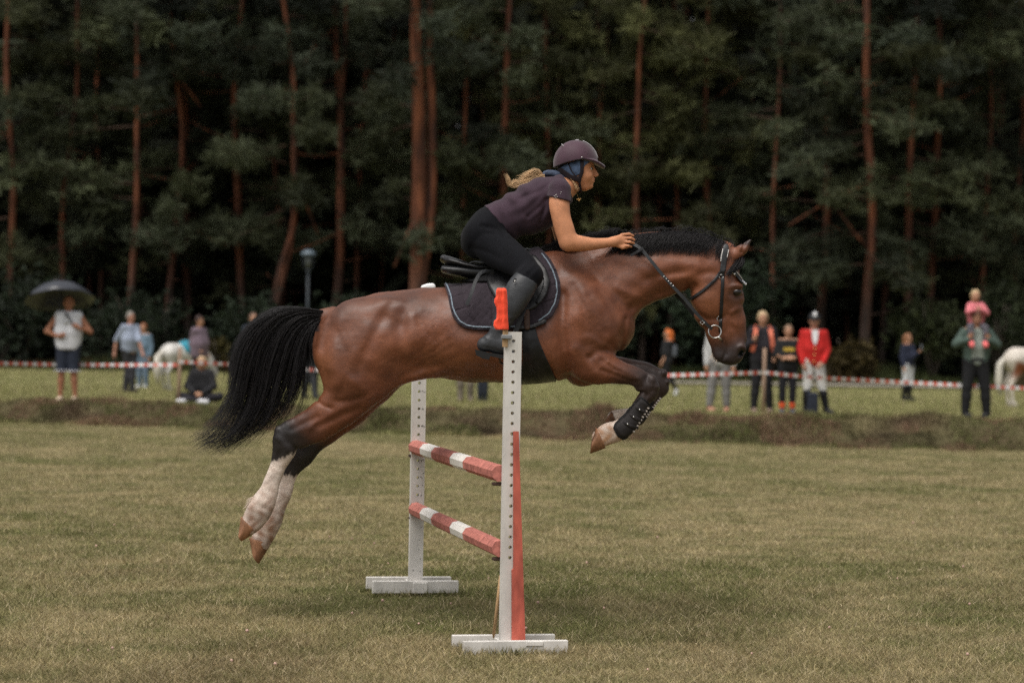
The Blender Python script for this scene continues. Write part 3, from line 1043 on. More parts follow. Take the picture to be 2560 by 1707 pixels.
# sculpting strokes in the side view: (points, amplitude m, width px)
STROKES = [
    ([(1515, 905), (1550, 925), (1590, 945)], .006, 5), ([(1500, 925), (1545, 940), (1585, 955)], -.007, 4), ([(1612, 945), (1618, 965), (1612, 985)], -.008, 5), ([(1625, 975), (1612, 992)], -.006, 4),
    ([(985, 760), (960, 800), (930, 860), (900, 930)], -.007, 12), ([(1050, 800), (1075, 840), (1060, 885)], -.005, 9), ([(1110, 780), (1125, 830), (1110, 880)], .004, 12),
    ([(1430, 720), (1455, 770), (1462, 830)], -.009, 10), ([(1495, 730), (1530, 790), (1545, 840)], -.007, 9), ([(1480, 850), (1500, 862), (1530, 868)], .006, 8),
    ([(1540, 720), (1590, 745), (1620, 752)], .007, 10), ([(1600, 640), (1680, 640), (1760, 650)], -.005, 12), ([(1650, 700), (1700, 695), (1730, 690)], .006, 8),
    ([(1740, 700), (1760, 720), (1765, 750)], .004, 12), ([(1850, 760), (1848, 800), (1852, 840)], -.005, 8), ([(1815, 760), (1822, 800), (1815, 830)], -.005, 9),
    ([(840, 820), (870, 870), (880, 930), (860, 980)], -.006, 12), ([(900, 960), (930, 990), (920, 1020)], .006, 12), ([(860, 1020), (820, 1045), (780, 1068)], .006, 8),
    ([(1150, 935), (1220, 942), (1290, 945)], .004, 6), ([(1120, 905), (1180, 918), (1250, 922)], -.003, 8), ([(1440, 870), (1460, 900), (1490, 935)], .006, 9),
    ([(1010, 790), (1006, 850), (1004, 895)], -.013, 19), ([(940, 780), (905, 860), (880, 940)], .008, 30),
    ([(975, 800), (1000, 815)], -.009, 18), ([(1034, 800), (1038, 850), (1026, 885)], .005, 14),
    ([(832, 800), (818, 860), (818, 920), (832, 975)], -.008, 10), ([(858, 800), (842, 880), (850, 960)], .006, 12),
    ([(1035, 905), (1080, 882), (1130, 850)], -.0025, 5), ([(1040, 918), (1090, 893), (1135, 866)], -.0025, 5), ([(1028, 893), (1068, 870), (1110, 838)], -.002, 5),
    ([(1045, 930), (1100, 912), (1150, 890)], -.003, 6), ([(1010, 940), (1060, 915)], -.010, 9),
    ([(905, 1018), (850, 1040), (800, 1062)], -.010, 9), ([(925, 985), (885, 1000), (850, 1000)], -.007, 7),
    ([(800, 1000), (815, 1012), (835, 1018)], -.008, 5), ([(735, 1072), (765, 1056), (800, 1040)], -.006, 6),
    ([(1405, 740), (1400, 820), (1412, 900), (1420, 935)], -.022, 14), ([(1390, 690), (1400, 740)], -.010, 16),
    ([(1425, 640), (1480, 690), (1540, 750), (1585, 800)], -.016, 20), ([(1440, 700), (1490, 770), (1525, 840)], .012, 24),
    ([(1470, 745), (1500, 790), (1510, 830)], -.008, 10), ([(1450, 790), (1465, 840)], .008, 14),
    ([(1575, 770), (1640, 735), (1715, 712)], -.012, 10), ([(1560, 700), (1640, 668), (1740, 660)], .007, 20), ([(1520, 660), (1600, 690), (1640, 720)], -.009, 16),
    ([(1610, 700), (1700, 680)], -.007, 10), ([(1690, 740), (1720, 725), (1733, 715)], -.012, 8), ([(1735, 690), (1770, 682), (1800, 690)], -.006, 8),
    ([(1512, 874), (1490, 880), (1470, 893)], -.009, 9), ([(1500, 900), (1540, 925), (1580, 942)], -.007, 6), ([(1470, 895), (1480, 920)], -.007, 9),
    ([(1540, 930), (1575, 945)], .005, 7), ([(1425, 880), (1440, 905)], .010, 14), ([(1520, 860), (1548, 885)], -.008, 6),
    ([(1560, 800), (1555, 850), (1545, 880)], -.012, 7), ([(1300, 800), (1310, 930)], -.004, 14),
    ([(1150, 850), (1220, 855)], .004, 20), ([(1130, 925), (1200, 938), (1270, 940)], -.006, 6),
    ([(1727, 765), (1740, 783), (1765, 798), (1795, 797), (1815, 785)], -.013, 6), ([(1722, 715), (1720, 745)], -.012, 6),
    ([(1800, 790), (1825, 782), (1846, 770)], .008, 6), ([(1800, 700), (1808, 760)], -.004, 9),
    ([(1832, 820), (1850, 850)], -.005, 7), ([(1822, 737), (1838, 745), (1850, 740)], -.006, 4), ([(1820, 720), (1838, 712), (1852, 718)], .005, 4),
    ([(1806, 846), (1812, 868), (1813, 886), (1805, 897)], -.012, 3.2), ([(1826, 842), (1818, 870)], -.004, 8),
    ([(1853, 878), (1848, 886)], -.035, 5.0), ([(1845, 868), (1855, 862), (1861, 870)], .005, 4),
    ([(1823, 800), (1838, 815), (1846, 838)], .0035, 2.0), ([(1838, 815), (1842, 800)], .0025, 2.0),
    ([(600, 1296), (622, 1300)], .0, 5), ([(1640, 955), (1620, 965)], .006, 8), ([(1612, 940), (1600, 965)], -.006, 6),
    ([(700, 1090), (720, 1110), (735, 1125)], .006, 8), ([(705, 1130), (690, 1160)], -.005, 6), ([(655, 1260), (668, 1268)], -.006, 6),
    ([(1858, 612), (1850, 632)], -.012, 3.5),
]
def _disp(px, py):
    D = np.zeros_like(px)
    for pts, a, w in STROKES:
        D += stroke_map(px, py, pts, a, w)
    # broad muscle relief and fine skin folds over the flank
    D += .0035 * np.sin(px * .043 + 1.7 * np.sin(py * .031)) * np.sin(py * .037 + .9)
    D += .0055 * (vnoise(px, py, 1 / 50.0) - .5) + .0030 * (vnoise(px + 90, py, 1 / 22.0) - .5) + .0018 * (vnoise(px, py + 40, 1 / 8.0) - .5)
    fl = np.exp(-((px - 1085) / 45) ** 2 - ((py - 830) / 55) ** 2)
    D += .0016 * fl * np.sin((px + 1.3 * py + 6 * np.sin(py * .11)) * .55)
    return D
HF.F -= HF.map2(_disp)

def horse_col(V):
    px, py = PROJ(V)
    near = V[:, 1] < YH
    hs_ = lambda ax, ay, bx, by, s: sstep(-s, s, ((px - ax) * (by - ay) - (py - ay) * (bx - ax)) / math.hypot(bx - ax, by - ay))
    n1 = np.sin(px * .05 + 2 * np.sin(py * .043)) * np.sin(py * .06 + 1.3 * np.sin(px * .037))
    bay = np.array([.172, .058, .026])
    C = np.repeat(bay[None], len(V), 0)
    red = sstep(-.3, 1, n1)[:, None]
    C = C * (1 - .3 * red) + np.array([.125, .040, .022]) * .3 * red
    soot_shade = np.clip(1.5 * (vnoise(px, py, 1 / 75.0) - .38) + .8 * (vnoise(px + 50, py, 1 / 30.0) - .5), 0, 1)
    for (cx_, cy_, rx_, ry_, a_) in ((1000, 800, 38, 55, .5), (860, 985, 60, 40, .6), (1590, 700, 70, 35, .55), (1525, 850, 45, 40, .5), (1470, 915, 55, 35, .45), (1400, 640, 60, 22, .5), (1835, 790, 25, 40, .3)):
        soot_shade = np.maximum(soot_shade, a_ * np.exp(-((px - cx_) / rx_) ** 2 - ((py - cy_) / ry_) ** 2))  # these spots mix sooty coat with body shadow painted into the colour
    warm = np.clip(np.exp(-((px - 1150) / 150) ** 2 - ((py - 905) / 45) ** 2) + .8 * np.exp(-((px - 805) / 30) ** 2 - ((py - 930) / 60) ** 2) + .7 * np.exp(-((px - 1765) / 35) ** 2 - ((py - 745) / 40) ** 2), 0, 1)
    C = C * (1 - .42 * soot_shade[:, None])
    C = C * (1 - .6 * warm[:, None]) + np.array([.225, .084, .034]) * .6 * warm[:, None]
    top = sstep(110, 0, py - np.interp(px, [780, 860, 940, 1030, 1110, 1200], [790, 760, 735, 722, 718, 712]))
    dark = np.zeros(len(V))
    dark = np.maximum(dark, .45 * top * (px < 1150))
    # black points: lower legs
    hind = px < 960
    kx = np.where(near, 0, 28)
    blk_h = sstep(135, 40, px - 690 - kx - .55 * (1085 - py) * 0 + 0) * (py > 1000)
    d_h = ((px - kx) - 690) * .80 - (py - 1075) * .60                     # along the gaskin axis
    blk_h = np.where(hind & (py > 990), sstep(118, 22, d_h + 10 * n1), 0)
    d_f = (px - 1600) * .93 + (py - 945) * .35
    blk_f = np.where((px > 1420) & (py > 860) & (px < 1700), .92 * sstep(-95, 10, d_f + 8 * n1), 0)
    muzz = np.where(px > 1740, sstep(815, 885, py + .25 * (px - 1820) + 5 * n1), 0) * .93
    eyer = .6 * np.exp(-((px - 1835) / 22) ** 2 - ((py - 740) / 28) ** 2)
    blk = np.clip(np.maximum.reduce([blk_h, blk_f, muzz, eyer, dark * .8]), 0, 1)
    dock = np.where(px < 800, sstep(812, 790, px) * (py < 830), 0)
    ear = np.where((py < 640) & (px > 1835), sstep(622, 606, py), 0)
    blk = np.maximum.reduce([blk, dock, ear * .9])[:, None]
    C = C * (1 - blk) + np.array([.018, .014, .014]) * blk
    # stained white stockings on the hind legs, white pasterns in front
    jag = 2.5 * np.sin(px * .31) + 2 * np.sin(px * .73 + py * .3) + RNG.normal(0, 1.2, len(px))
    lim_n = 1156 - .42 * (px - 677) + jag
    lim_f = 1185 + .12 * (px - 700) + jag
    wh = np.where(hind & (px < 765 - .2 * (py - 1100)), np.where(near, sstep(-3, 3, py - lim_n), sstep(-3, 3, py - lim_f)), 0)
    d_p = -(px - 1590) * .80 + (py - 1060) * .60
    whf = np.where((px > 1440) & (px < 1640) & (py > 1010), sstep(2, 8, np.where(near, d_p, -(px - 1600) * .9 + (py - 1045) * .2) + jag * .4), 0)
    wh = np.maximum(wh, whf)[:, None]
    st = (.5 + .5 * np.sin(px * .19 + 1.8 * np.sin(py * .12)) * np.sin(py * .13 + px * .05))[:, None]
    low_ = np.where(hind, sstep(1180, 1330, py), sstep(1035, 1085, py))[:, None]
    sm = np.clip(.35 * st + .75 * low_ * (.35 + .65 * st), 0, 1)
    white = np.array([.62, .53, .46]) * (1 - sm) + np.where(hind[:, None], np.array([.26, .15, .10]), np.array([.36, .20, .11])) * sm
    C = C * (1 - wh) + white * wh
    return C

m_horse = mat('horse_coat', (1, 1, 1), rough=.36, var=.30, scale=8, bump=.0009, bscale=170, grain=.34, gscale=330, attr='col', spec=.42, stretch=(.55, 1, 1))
_t = m_horse.node_tree
_n3 = _t.nodes.new('ShaderNodeTexNoise')
_n3.inputs['Scale'].default_value = 16
_n3.inputs['Detail'].default_value = 6
_t.links.new(_t.nodes['Mapping'].outputs[0], _n3.inputs['Vector'])
_mr3 = _t.nodes.new('ShaderNodeMapRange')
_mr3.inputs['From Min'].default_value, _mr3.inputs['From Max'].default_value = .35, .65
_mr3.inputs['To Min'].default_value, _mr3.inputs['To Max'].default_value = .38, .58
_t.links.new(_n3.outputs['Fac'], _mr3.inputs['Value'])
_t.links.new(_mr3.outputs[0], _t.nodes['Principled BSDF'].inputs['Roughness'])
m_black = mat('black_hair', (.009, .0075, .008), rough=.42, var=.3, scale=20, spec=.3)
h_root = thing('horse', 'bay horse with black mane and tail jumping over the red and white rails', 'horse', tuple(W(1150, 1620, YH)))
HRAW = HF                                              # kept for the tack that lies on it
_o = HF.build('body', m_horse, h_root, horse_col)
print('horse body', len(_o.data.vertices), round(time.time() - t_h, 1))

# hooves
m_hoof = mat('hoof_horn', (.25, .120, .062), rough=.55, var=.6, scale=18, bump=.002, bscale=50, stretch=(1, 1, .5))
def hoof(heel, cor, toe, sole, Y):
    """pixel outline of one hoof: heel bulb, coronet front, toe tip, sole at the heel."""
    g = [W(*q, Y) for q in (heel, cor, toe, sole)]
    mb = MB()
    rings = []
    for t in np.linspace(0, 1, 6):
        a = g[0] * (1 - t) + g[3] * t
        b = g[1] * (1 - t) + g[2] * t
        rings.append((a, b, .040 + .012 * t))
    v, f = [], []
    K = 16
    for a, b, w in rings:
        c, hh = (a + b) / 2, (b - a) / 2
        for k in range(K):
            an = 2 * math.pi * k / K
            co, si = math.cos(an), math.sin(an)
            ww = w * (1.0 - .22 * co)
            v.append(c + hh * co + np.array([0, ww * si, 0]))
    for r in range(5):
        for k in range(K):
            j = (k + 1) % K
            f.append((r * K + k, r * K + j, r * K + K + j, r * K + K + k))
    f += [tuple(range(K)), tuple(range(5 * K, 6 * K))]
    mb.add(v, f)
    o = mb.build('hoof', m_hoof, h_root, smooth=True)
    bv = o.modifiers.new('bevel', 'BEVEL')
    bv.width, bv.segments, bv.limit_method = .004, 2, 'ANGLE'
    return o
hoof((602, 1290), (643, 1329), (604, 1353), (597, 1335), YH - .1)
hoof((622, 1343), (680, 1357), (647, 1409), (632, 1386), YH + .1)
hoof((1490, 1067), (1515, 1120), (1475, 1134), (1480, 1098), YH - .13)
hoof((1528, 1025), (1546, 1070), (1512, 1069), (1515, 1046), YH + .13)

# eyes
m_eye = mat('horse_eye', (.008, .005, .004), rough=.06, var=0, spec=.6)
for sg in (-1, 1):
    MB().ball(W(1839, 731, YH) + [0, sg * .0765, 0], (.025, .015, .019), 14, 10).build('eye', m_eye, h_root, smooth=True)

# tail
TG = [[(808, 776), (745, 770), (690, 775), (640, 808), (602, 852), (586, 905), (578, 968), (562, 1018), (527, 1068), (490, 1092)],
      [(808, 780), (750, 778), (700, 790), (655, 830), (625, 890), (610, 950), (598, 1010), (578, 1060), (545, 1098), (506, 1114)],
      [(808, 786), (760, 785), (715, 805), (685, 850), (663, 905), (648, 965), (636, 1020), (615, 1062), (585, 1096), (545, 1120)],
      [(808, 790), (775, 795), (745, 818), (722, 862), (708, 915), (698, 960), (686, 1002), (668, 1040), (644, 1072), (600, 1104)],
      [(808, 797), (788, 805), (770, 830), (758, 870), (752, 910), (748, 950), (738, 985), (722, 1012), (700, 1040), (672, 1066)],
      [(806, 800), (792, 815), (780, 845), (776, 880), (780, 910), (784, 935), (790, 955), (793, 970), (796, 985), (797, 998)]]
def tail(N, m=10):
    G = np.stack([resample(g, m) for g in TG])                              # (6,m,2)
    q = RNG.choice([0, 1, 2, 3, 4], size=N, p=[.26, .27, .25, .15, .07]) + RNG.random(N)
    i = np.minimum(q.astype(int), 4)
    f = (q - i)[:, None, None]
    P2 = G[i] * (1 - f) + G[i + 1] * f
    u = np.linspace(0, 1, m)
    lock = np.floor(q * 6 + .6 * np.sin(q * 23))
    lr = (np.sin(lock * 12.9898) * 43758.5453) % 1.0
    ln = np.where(q > 3.0, .30 + .45 * lr + RNG.uniform(0, .3, N), .62 + .28 * lr + RNG.uniform(-.15, .14, N))
    ph = lock * 2.4
    # shorten along the guide
    out = np.zeros((N, m, 2))
    for k in range(m):
        uu = np.clip(u[k] * ln * (m - 1), 0, m - 1.001)
        j = uu.astype(int)
        t = (uu - j)[:, None]
        out[:, k] = P2[np.arange(N), j] * (1 - t) + P2[np.arange(N), np.minimum(j + 1, m - 1)] * t
    amp = (u ** 1.3)[None, :] * 9
    out[:, :, 0] += amp * (.5 * np.sin(u[None] * 7 + ph[:, None]) + RNG.normal(0, .75, N)[:, None] + (RNG.random(N) < .12)[:, None] * RNG.normal(0, 1.8, N)[:, None])
    out[:, :, 1] += amp * (.5 * np.cos(u[None] * 6 + 1.7 * ph[:, None]) + RNG.normal(0, .6, N)[:, None])
    lo1, lo2 = (np.sin(lock * 78.233) * 143.7) % 1.0 - .5, (np.sin(lock * 39.425) * 97.3) % 1.0 - .5
    out[:, :, 0] += (u ** 1.6)[None] * 26 * lo1[:, None]
    out[:, :, 1] += (u ** 1.6)[None] * 22 * lo2[:, None]
    pull = (u ** 1.2)[None, :, None] * .46
    Lm = np.stack([np.where((lock == l)[:, None, None], out, 0).sum(0) / max(1, (lock == l).sum()) for l in range(int(lock.max()) + 1)])
    out = out * (1 - pull) + Lm[np.clip(lock, 0, None).astype(int)] * pull
    out[:, :, 1] += np.sin(u * math.pi)[None] * RNG.normal(0, 3.0, N)[:, None]
    lat = RNG.normal(0, 1, N)
    lat = np.clip(lat, -2, 2) * .035
    paths = np.zeros((N, m, 3))
    for k in range(m):
        s = .012 + .04 * math.sin(min(u[k] * 1.3, 1) * math.pi / 2)
        ylat = lat * (s / .035) + .01 * np.sin(u[k] * 5 + ph)
        d = _f[None] + ((out[:, k, 0] - PXW / 2) / FPX)[:, None] * CR + ((PXH / 2 - out[:, k, 1]) / FPX)[:, None] * CU
        Y = YH + ylat
        paths[:, k] = CAM + d * (Y / d[:, 1])[:, None]
    rad = (.00135 * (1 - .8 * u ** 2))[None] * RNG.uniform(.6, 1.2, N)[:, None]
    return strands_mesh(paths, rad)
_v, _q = tail(3600)
def wisps(N, m=11):
    G = np.stack([resample(g, m) for g in TG])
    q = RNG.uniform(0, 4.6, N)
    i = q.astype(int)
    f = (q - i)[:, None, None]
    P2 = G[i] * (1 - f) + G[i + 1] * f
    u = np.linspace(0, 1, m)
    a, b, ph = RNG.normal(0, 1, N), RNG.normal(0, 1, N), RNG.uniform(0, 6, N)
    e = (u ** 2.2)[None]
    x = P2[:, :, 0] + e * (13 * a[:, None] + 8 * np.sin(6 * u[None] + ph[:, None]))
    y = P2[:, :, 1] + e * (10 * b[:, None] + 7 * np.cos(5 * u[None] + ph[:, None]))
    yl = RNG.normal(0, .035, N)[:, None] * np.sqrt(u)[None]
    P = np.zeros((N, m, 3))
    for k in range(m):
        d = _f[None] + ((x[:, k] - PXW / 2) / FPX)[:, None] * CR + ((PXH / 2 - y[:, k]) / FPX)[:, None] * CU
        P[:, k] = CAM + d * ((YH + yl[:, k]) / d[:, 1])[:, None]
    return strands_mesh(P, (.0011 * (1 - .6 * u))[None] * np.ones((N, 1)))
_v2, _q2 = wisps(700)
mesh_obj('tail', np.vstack([_v, _v2]), np.vstack([_q, _q2 + len(_v)]), m_black, h_root)

# mane: hairs rooted on the crest, blown back and lying on the near side
CREST = np.array([(1290, 664), (1340, 640), (1390, 620), (1450, 606), (1520, 592), (1600, 583), (1660, 577), (1720, 576), (1770, 585), (1815, 603), (1845, 618)], float)
NW = np.array([.10, .075, .06, .062, .066, .066, .066, .066, .066, .062, .05])
def mane(N, m=7):
    x0 = np.where(RNG.random(N) < .30, RNG.uniform(1330, 1560, N), RNG.uniform(1540, 1848, N))
    cy = np.interp(x0, CREST[:, 0], CREST[:, 1])
    nw = np.interp(x0, CREST[:, 0], NW)
    back = np.where(x0 < 1560, RNG.uniform(30, 95, N), RNG.uniform(10, 62, N))
    back = np.where(x0 > 1800, RNG.uniform(0, 30, N), back)
    drop = np.where(x0 < 1560, RNG.uniform(-22, 16, N), RNG.uniform(30, 60, N))
    lift = np.where(x0 < 1560, RNG.uniform(4, 20, N), RNG.uniform(0, 7, N))
    fly = RNG.random(N) < .06
    lift = np.where(fly, lift + RNG.uniform(4, 12, N), lift)
    drop = np.where(fly, RNG.uniform(-12, 12, N), drop)
    sidef = np.where(RNG.random(N) < .85, -1, 1)
    ph = x0 * .17
    u = np.linspace(0, 1, m)
    P = np.zeros((N, m, 3))
    for k, t in enumerate(u):
        xx = x0 - back * t ** 1.2 + 1.0 * t * np.sin(ph + 3 * t) + RNG.normal(0, .5, N) * t
        crest_here = np.interp(xx, CREST[:, 0], CREST[:, 1])
        yy = crest_here + 3 - lift * np.sin(min(t * 1.5, 1.0) * math.pi) + drop * t ** 1.4 + 1.2 * t * np.sin(ph * 1.3 + 2 * t)
        yl = np.minimum(1.0, np.sqrt(np.maximum(0, t * 1.15))) * (nw + .022) * sidef * np.where(fly, .4, 1) + .003 * np.sin(ph + t * 4)
        yl = np.where(x0 < 1560, yl * .75, yl)
        d = _f[None] + ((xx - PXW / 2) / FPX)[:, None] * CR + ((PXH / 2 - yy) / FPX)[:, None] * CU
        P[:, k] = CAM + d * ((YH + yl) / d[:, 1])[:, None]
    rad = (.0012 * (1 - .7 * u ** 2))[None] * RNG.uniform(.6, 1.2, N)[:, None]
    return strands_mesh(P, rad)
_v, _q = mane(3900)
mesh_obj('mane', _v, _q, m_black, h_root)
def guided_hair(name, guides, N, lat, spread, rad0, material, parent, m=10, ln=(.75, 1.0)):
    G = np.stack([resample(g, m) for g in guides])
    q = RNG.random(N) * (len(guides) - 1.001)
    i = q.astype(int)
    f = (q - i)[:, None, None]
    P2 = G[i] * (1 - f) + G[i + 1] * f
    L = RNG.uniform(*ln, N)
    u = np.linspace(0, 1, m)
    P = np.zeros((N, m, 3))
    j1, j2, j3 = RNG.normal(0, 1, N), RNG.normal(0, 1, N), RNG.normal(0, 1, N)
    for k in range(m):
        uu = np.clip(u[k] * L * (m - 1), 0, m - 1.001)
        j = uu.astype(int)
        t = (uu - j)[:, None]
        q2 = P2[np.arange(N), j] * (1 - t) + P2[np.arange(N), j + 1] * t
        xx = q2[:, 0] + spread * u[k] * j1
        yy = q2[:, 1] + spread * u[k] * j2
        yl = np.interp(u[k], np.linspace(0, 1, len(lat)), lat) + .008 * j3
        d = _f[None] + ((xx - PXW / 2) / FPX)[:, None] * CR + ((PXH / 2 - yy) / FPX)[:, None] * CU
        P[:, k] = CAM + d * ((YH + yl) / d[:, 1])[:, None]
    rad = (rad0 * (1 - .7 * u ** 2))[None] * RNG.uniform(.6, 1.2, N)[:, None]
    v, q = strands_mesh(P, rad)
    return mesh_obj(name, v, q, material, parent)
guided_hair('forelock', [[(1846, 628), (1858, 645), (1858, 662), (1846, 672)], [(1842, 628), (1850, 648), (1838, 668), (1822, 690)],
                         [(1840, 632), (1843, 650), (1830, 668), (1812, 690)]], 260, [0, -.05, -.085, -.1], 2.5, .002, m_black, h_root)
m_feather = mat('feather_hair', (.55, .45, .36), rough=.6, var=.2)
guided_hair('fetlock_feather', [[(640, 1238), (628, 1245), (616, 1250)], [(630, 1255), (620, 1264), (612, 1274)]], 120, [-.1, -.1, -.1], 3, .0012, m_feather, h_root, ln=(.4, 1))
guided_hair('chin_whisker', [[(1787, 878), (1778, 888), (1770, 897)], [(1795, 889), (1788, 900), (1780, 910)], [(1803, 896), (1797, 905), (1792, 912)]], 60, [0, -.01, -.02], 4, .0009, m_feather, h_root, ln=(.3, 1))

# ------------------------------------------------------------------ tack that lies on the horse: shells offset from its surface
def px_field(g):
    X, Z = np.meshgrid(g.ax[0], g.ax[2], indexing='ij')
    V = np.stack([X.ravel(), np.full(X.size, YH), Z.ravel()], 1)
    return PROJ(V)
def shell(name, bbox, mask, thick, material, parent, inner=.012, h=.0058, side=0, rel=None, src=None, colorfn=None, lat=.36):
    """piece lying on the body: bbox in photo px, mask(px,py) signed px distance, thick in m."""
    a, b = W(bbox[0], bbox[3], YH), W(bbox[2], bbox[1], YH)
    ylo, yhi = YH - lat, YH + lat
    if side < 0:
        yhi = YH
    if side > 0:
        ylo = YH
    g = (src or HRAW).crop((a[0], ylo, a[2]), (b[0], yhi, b[2]), h)
    px, py = px_field(g)
    sh = (g.n[0], 1, g.n[2])
    mk = (mask(px, py) / M2P).reshape(sh).astype(np.float32)
    th = thick if rel is None else (thick + rel(px, py)).reshape(sh).astype(np.float32)
    g.F = np.maximum(np.maximum(g.F - th, mk), -(g.F + inner)).astype(np.float32)
    return g.build(name, material, parent, colorfn)
def polymask(poly):
    return lambda px, py: poly_sd(np.stack([px, py], 1), poly)
def linemask(pts, w):
    pts = np.asarray(pts, float)
    return lambda px, py: seg_dist2(np.stack([px, py], 1), pts)[0] - w / 2
def ysurf(px, py, off=.0, side=-1, src=None):
    """world point on the horse's near (or far) surface behind photo pixel px, py."""
    g = src or HRAW
    p = W(px, py, YH)
    i = int(round((p[0] - g.o[0]) / g.h))
    k = int(round((p[2] - g.o[2]) / g.h))
    col = g.F[i, :, k]
    ins = np.where(col < 0)[0]
    if len(ins) == 0:
        y = YH
    else:
        j = ins[0] if side < 0 else ins[-1]
        y = g.ax[1][j]
    return W(px, py, y + side * off)

m_leather = mat('black_leather', (.010, .010, .011), spec=.35, rough=.34, var=.35, scale=25, bump=.0006, bscale=300)
m_leather_g = mat('worn_leather', (.020, .021, .023), spec=.4, rough=.40, var=.4, scale=18, bump=.0008, bscale=240)
m_padcloth = mat('aubergine_quilt', (.026, .019, .025), spec=.15, rough=.8, var=.2, scale=40, sheen=.1, bump=.0006, bscale=500)
m_piping = mat('grey_blue_piping', (.16, .20, .24), rough=.55, var=.15, scale=60)
m_fleece = mat('black_fleece', (.006, .006, .007), rough=.95, var=.4, scale=60, bump=.006, bscale=160)
m_steel = mat('bit_steel', (.55, .54, .52), rough=.25, var=.1, metal=1.0)
m_white_l = mat('white_piping', (.62, .60, .58), rough=.5, var=.1)

PAD = [(1103, 700), (1113, 716), (1122, 740), (1128, 770), (1134, 790), (1147, 811), (1165, 822), (1190, 827), (1225, 828), (1300, 826), (1345, 814),
       (1378, 794), (1394, 765), (1400, 735), (1398, 705), (1389, 676), (1375, 650), (1357, 628), (1340, 610), (1290, 600), (1200, 640), (1120, 680)]
pad_root = thing('saddle_pad', 'dark aubergine quilted saddle pad with grey blue piping under the saddle', 'saddle pad', tuple(W(1250, 825, YH)))
def _quilt(px, py):
    a = .70
    u = (px * math.cos(a) + py * math.sin(a)) / 15.0
    v = (px * math.sin(a) - py * math.cos(a)) / 15.0
    dia = np.minimum(np.abs(u - np.round(u)), np.abs(v - np.round(v)))
    seam = np.exp(-(dia / .07) ** 2)
    mid = (px > 1160) & (px < 1232)
    # wide panels towards both ends
    edge = np.full_like(px, 1e3)
    for pts in ([(1127, 748), (1163, 737)], [(1133, 782), (1178, 768)], [(1118, 722), (1150, 714)], [(1152, 700), (1165, 760), (1195, 824)], [(1232, 700), (1232, 828)],
                [(1374, 681), (1391, 680)], [(1378, 716), (1396, 713)], [(1350, 761), (1395, 749)], [(1352, 761), (1357, 808)]):
        edge = np.minimum(edge, seg_dist2(np.stack([px, py], 1), np.asarray(pts, float))[0])
    r = -np.where(mid, .0035 * seam, 0) - .007 * np.exp(-(edge / 1.9) ** 2)
    return r
shell('quilted_body', (1085, 590, 1410, 840), polymask(PAD), .022, m_padcloth, pad_root, rel=_quilt)
inner_pts = [(1110, 700), (1121, 718), (1130, 742), (1135, 770), (1142, 788), (1153, 805), (1170, 815), (1190, 819), (1225, 820), (1300, 818)]
inner_pt2 = [(1345, 804), (1370, 786), (1385, 760), (1391, 733), (1389, 706), (1381, 680), (1368, 655), (1354, 636)]
shell('piping', (1090, 600, 1410, 840), lambda px, py: np.minimum(linemask(inner_pts, 4.2)(px, py), linemask(inner_pt2, 4.2)(px, py)), .0265, m_piping, pad_root, inner=-.012)

sad = thing('saddle', 'black leather jumping saddle with raised cantle beneath the rider', 'saddle', tuple(W(1240, 760, YH)))
FLAP = [(1212, 690), (1222, 720), (1240, 752), (1262, 775), (1300, 790), (1340, 772), (1366, 740), (1374, 706), (1366, 680), (1350, 655), (1330, 637), (1290, 650), (1240, 668)]
shell('flap', (1195, 620, 1395, 810), polymask(FLAP), .040, m_leather, sad, inner=-.015, rel=lambda px, py: -.008 * sstep(6, 0, -poly_sd(np.stack([px, py], 1), FLAP)))
for sd_i in (-1, 1):
    shell('knee_roll', (1300, 620, 1395, 780), linemask([(1335, 648), (1358, 680), (1366, 705), (1358, 735), (1345, 755)], 15), .052, m_leather, sad, inner=-.03, side=sd_i)
shell('fleece_half_pad', (1095, 655, 1290, 730), polymask([(1109, 683), (1109, 700), (1150, 704), (1212, 706), (1250, 700), (1260, 680), (1200, 672), (1140, 676)]), .036, m_fleece, sad, inner=-.012)
SF = Field((W(1098, 700, YH)[0], YH - .22, W(1100, 712, YH)[2]), (W(1360, 700, YH)[0], YH + .22, W(1100, 600, YH)[2]), .005)
SF.planar([(1112, 664, 1112, 684, .125, 0), (1150, 664, 1150, 692, .14, 0), (1200, 664, 1204, 698, .13, 0), (1260, 652, 1264, 690, .11, 0), (1320, 622, 1330, 672, .08, 0)], k=0, n=2.6)
SF.build('panel', m_leather_g, sad)
SF = SF.empty()
SF.planar([(1109, 637, 1110, 657, .085, 0), (1122, 641, 1124, 664, .12, 0), (1142, 648, 1146, 668, .14, 0), (1170, 657, 1174, 674, .15, 0), (1210, 660, 1214, 680, .14, 0), (1260, 648, 1268, 674, .11, 0),
           (1310, 622, 1325, 655, .07, 0)], k=0, n=2.4)
SF.build('seat', m_leather, sad)
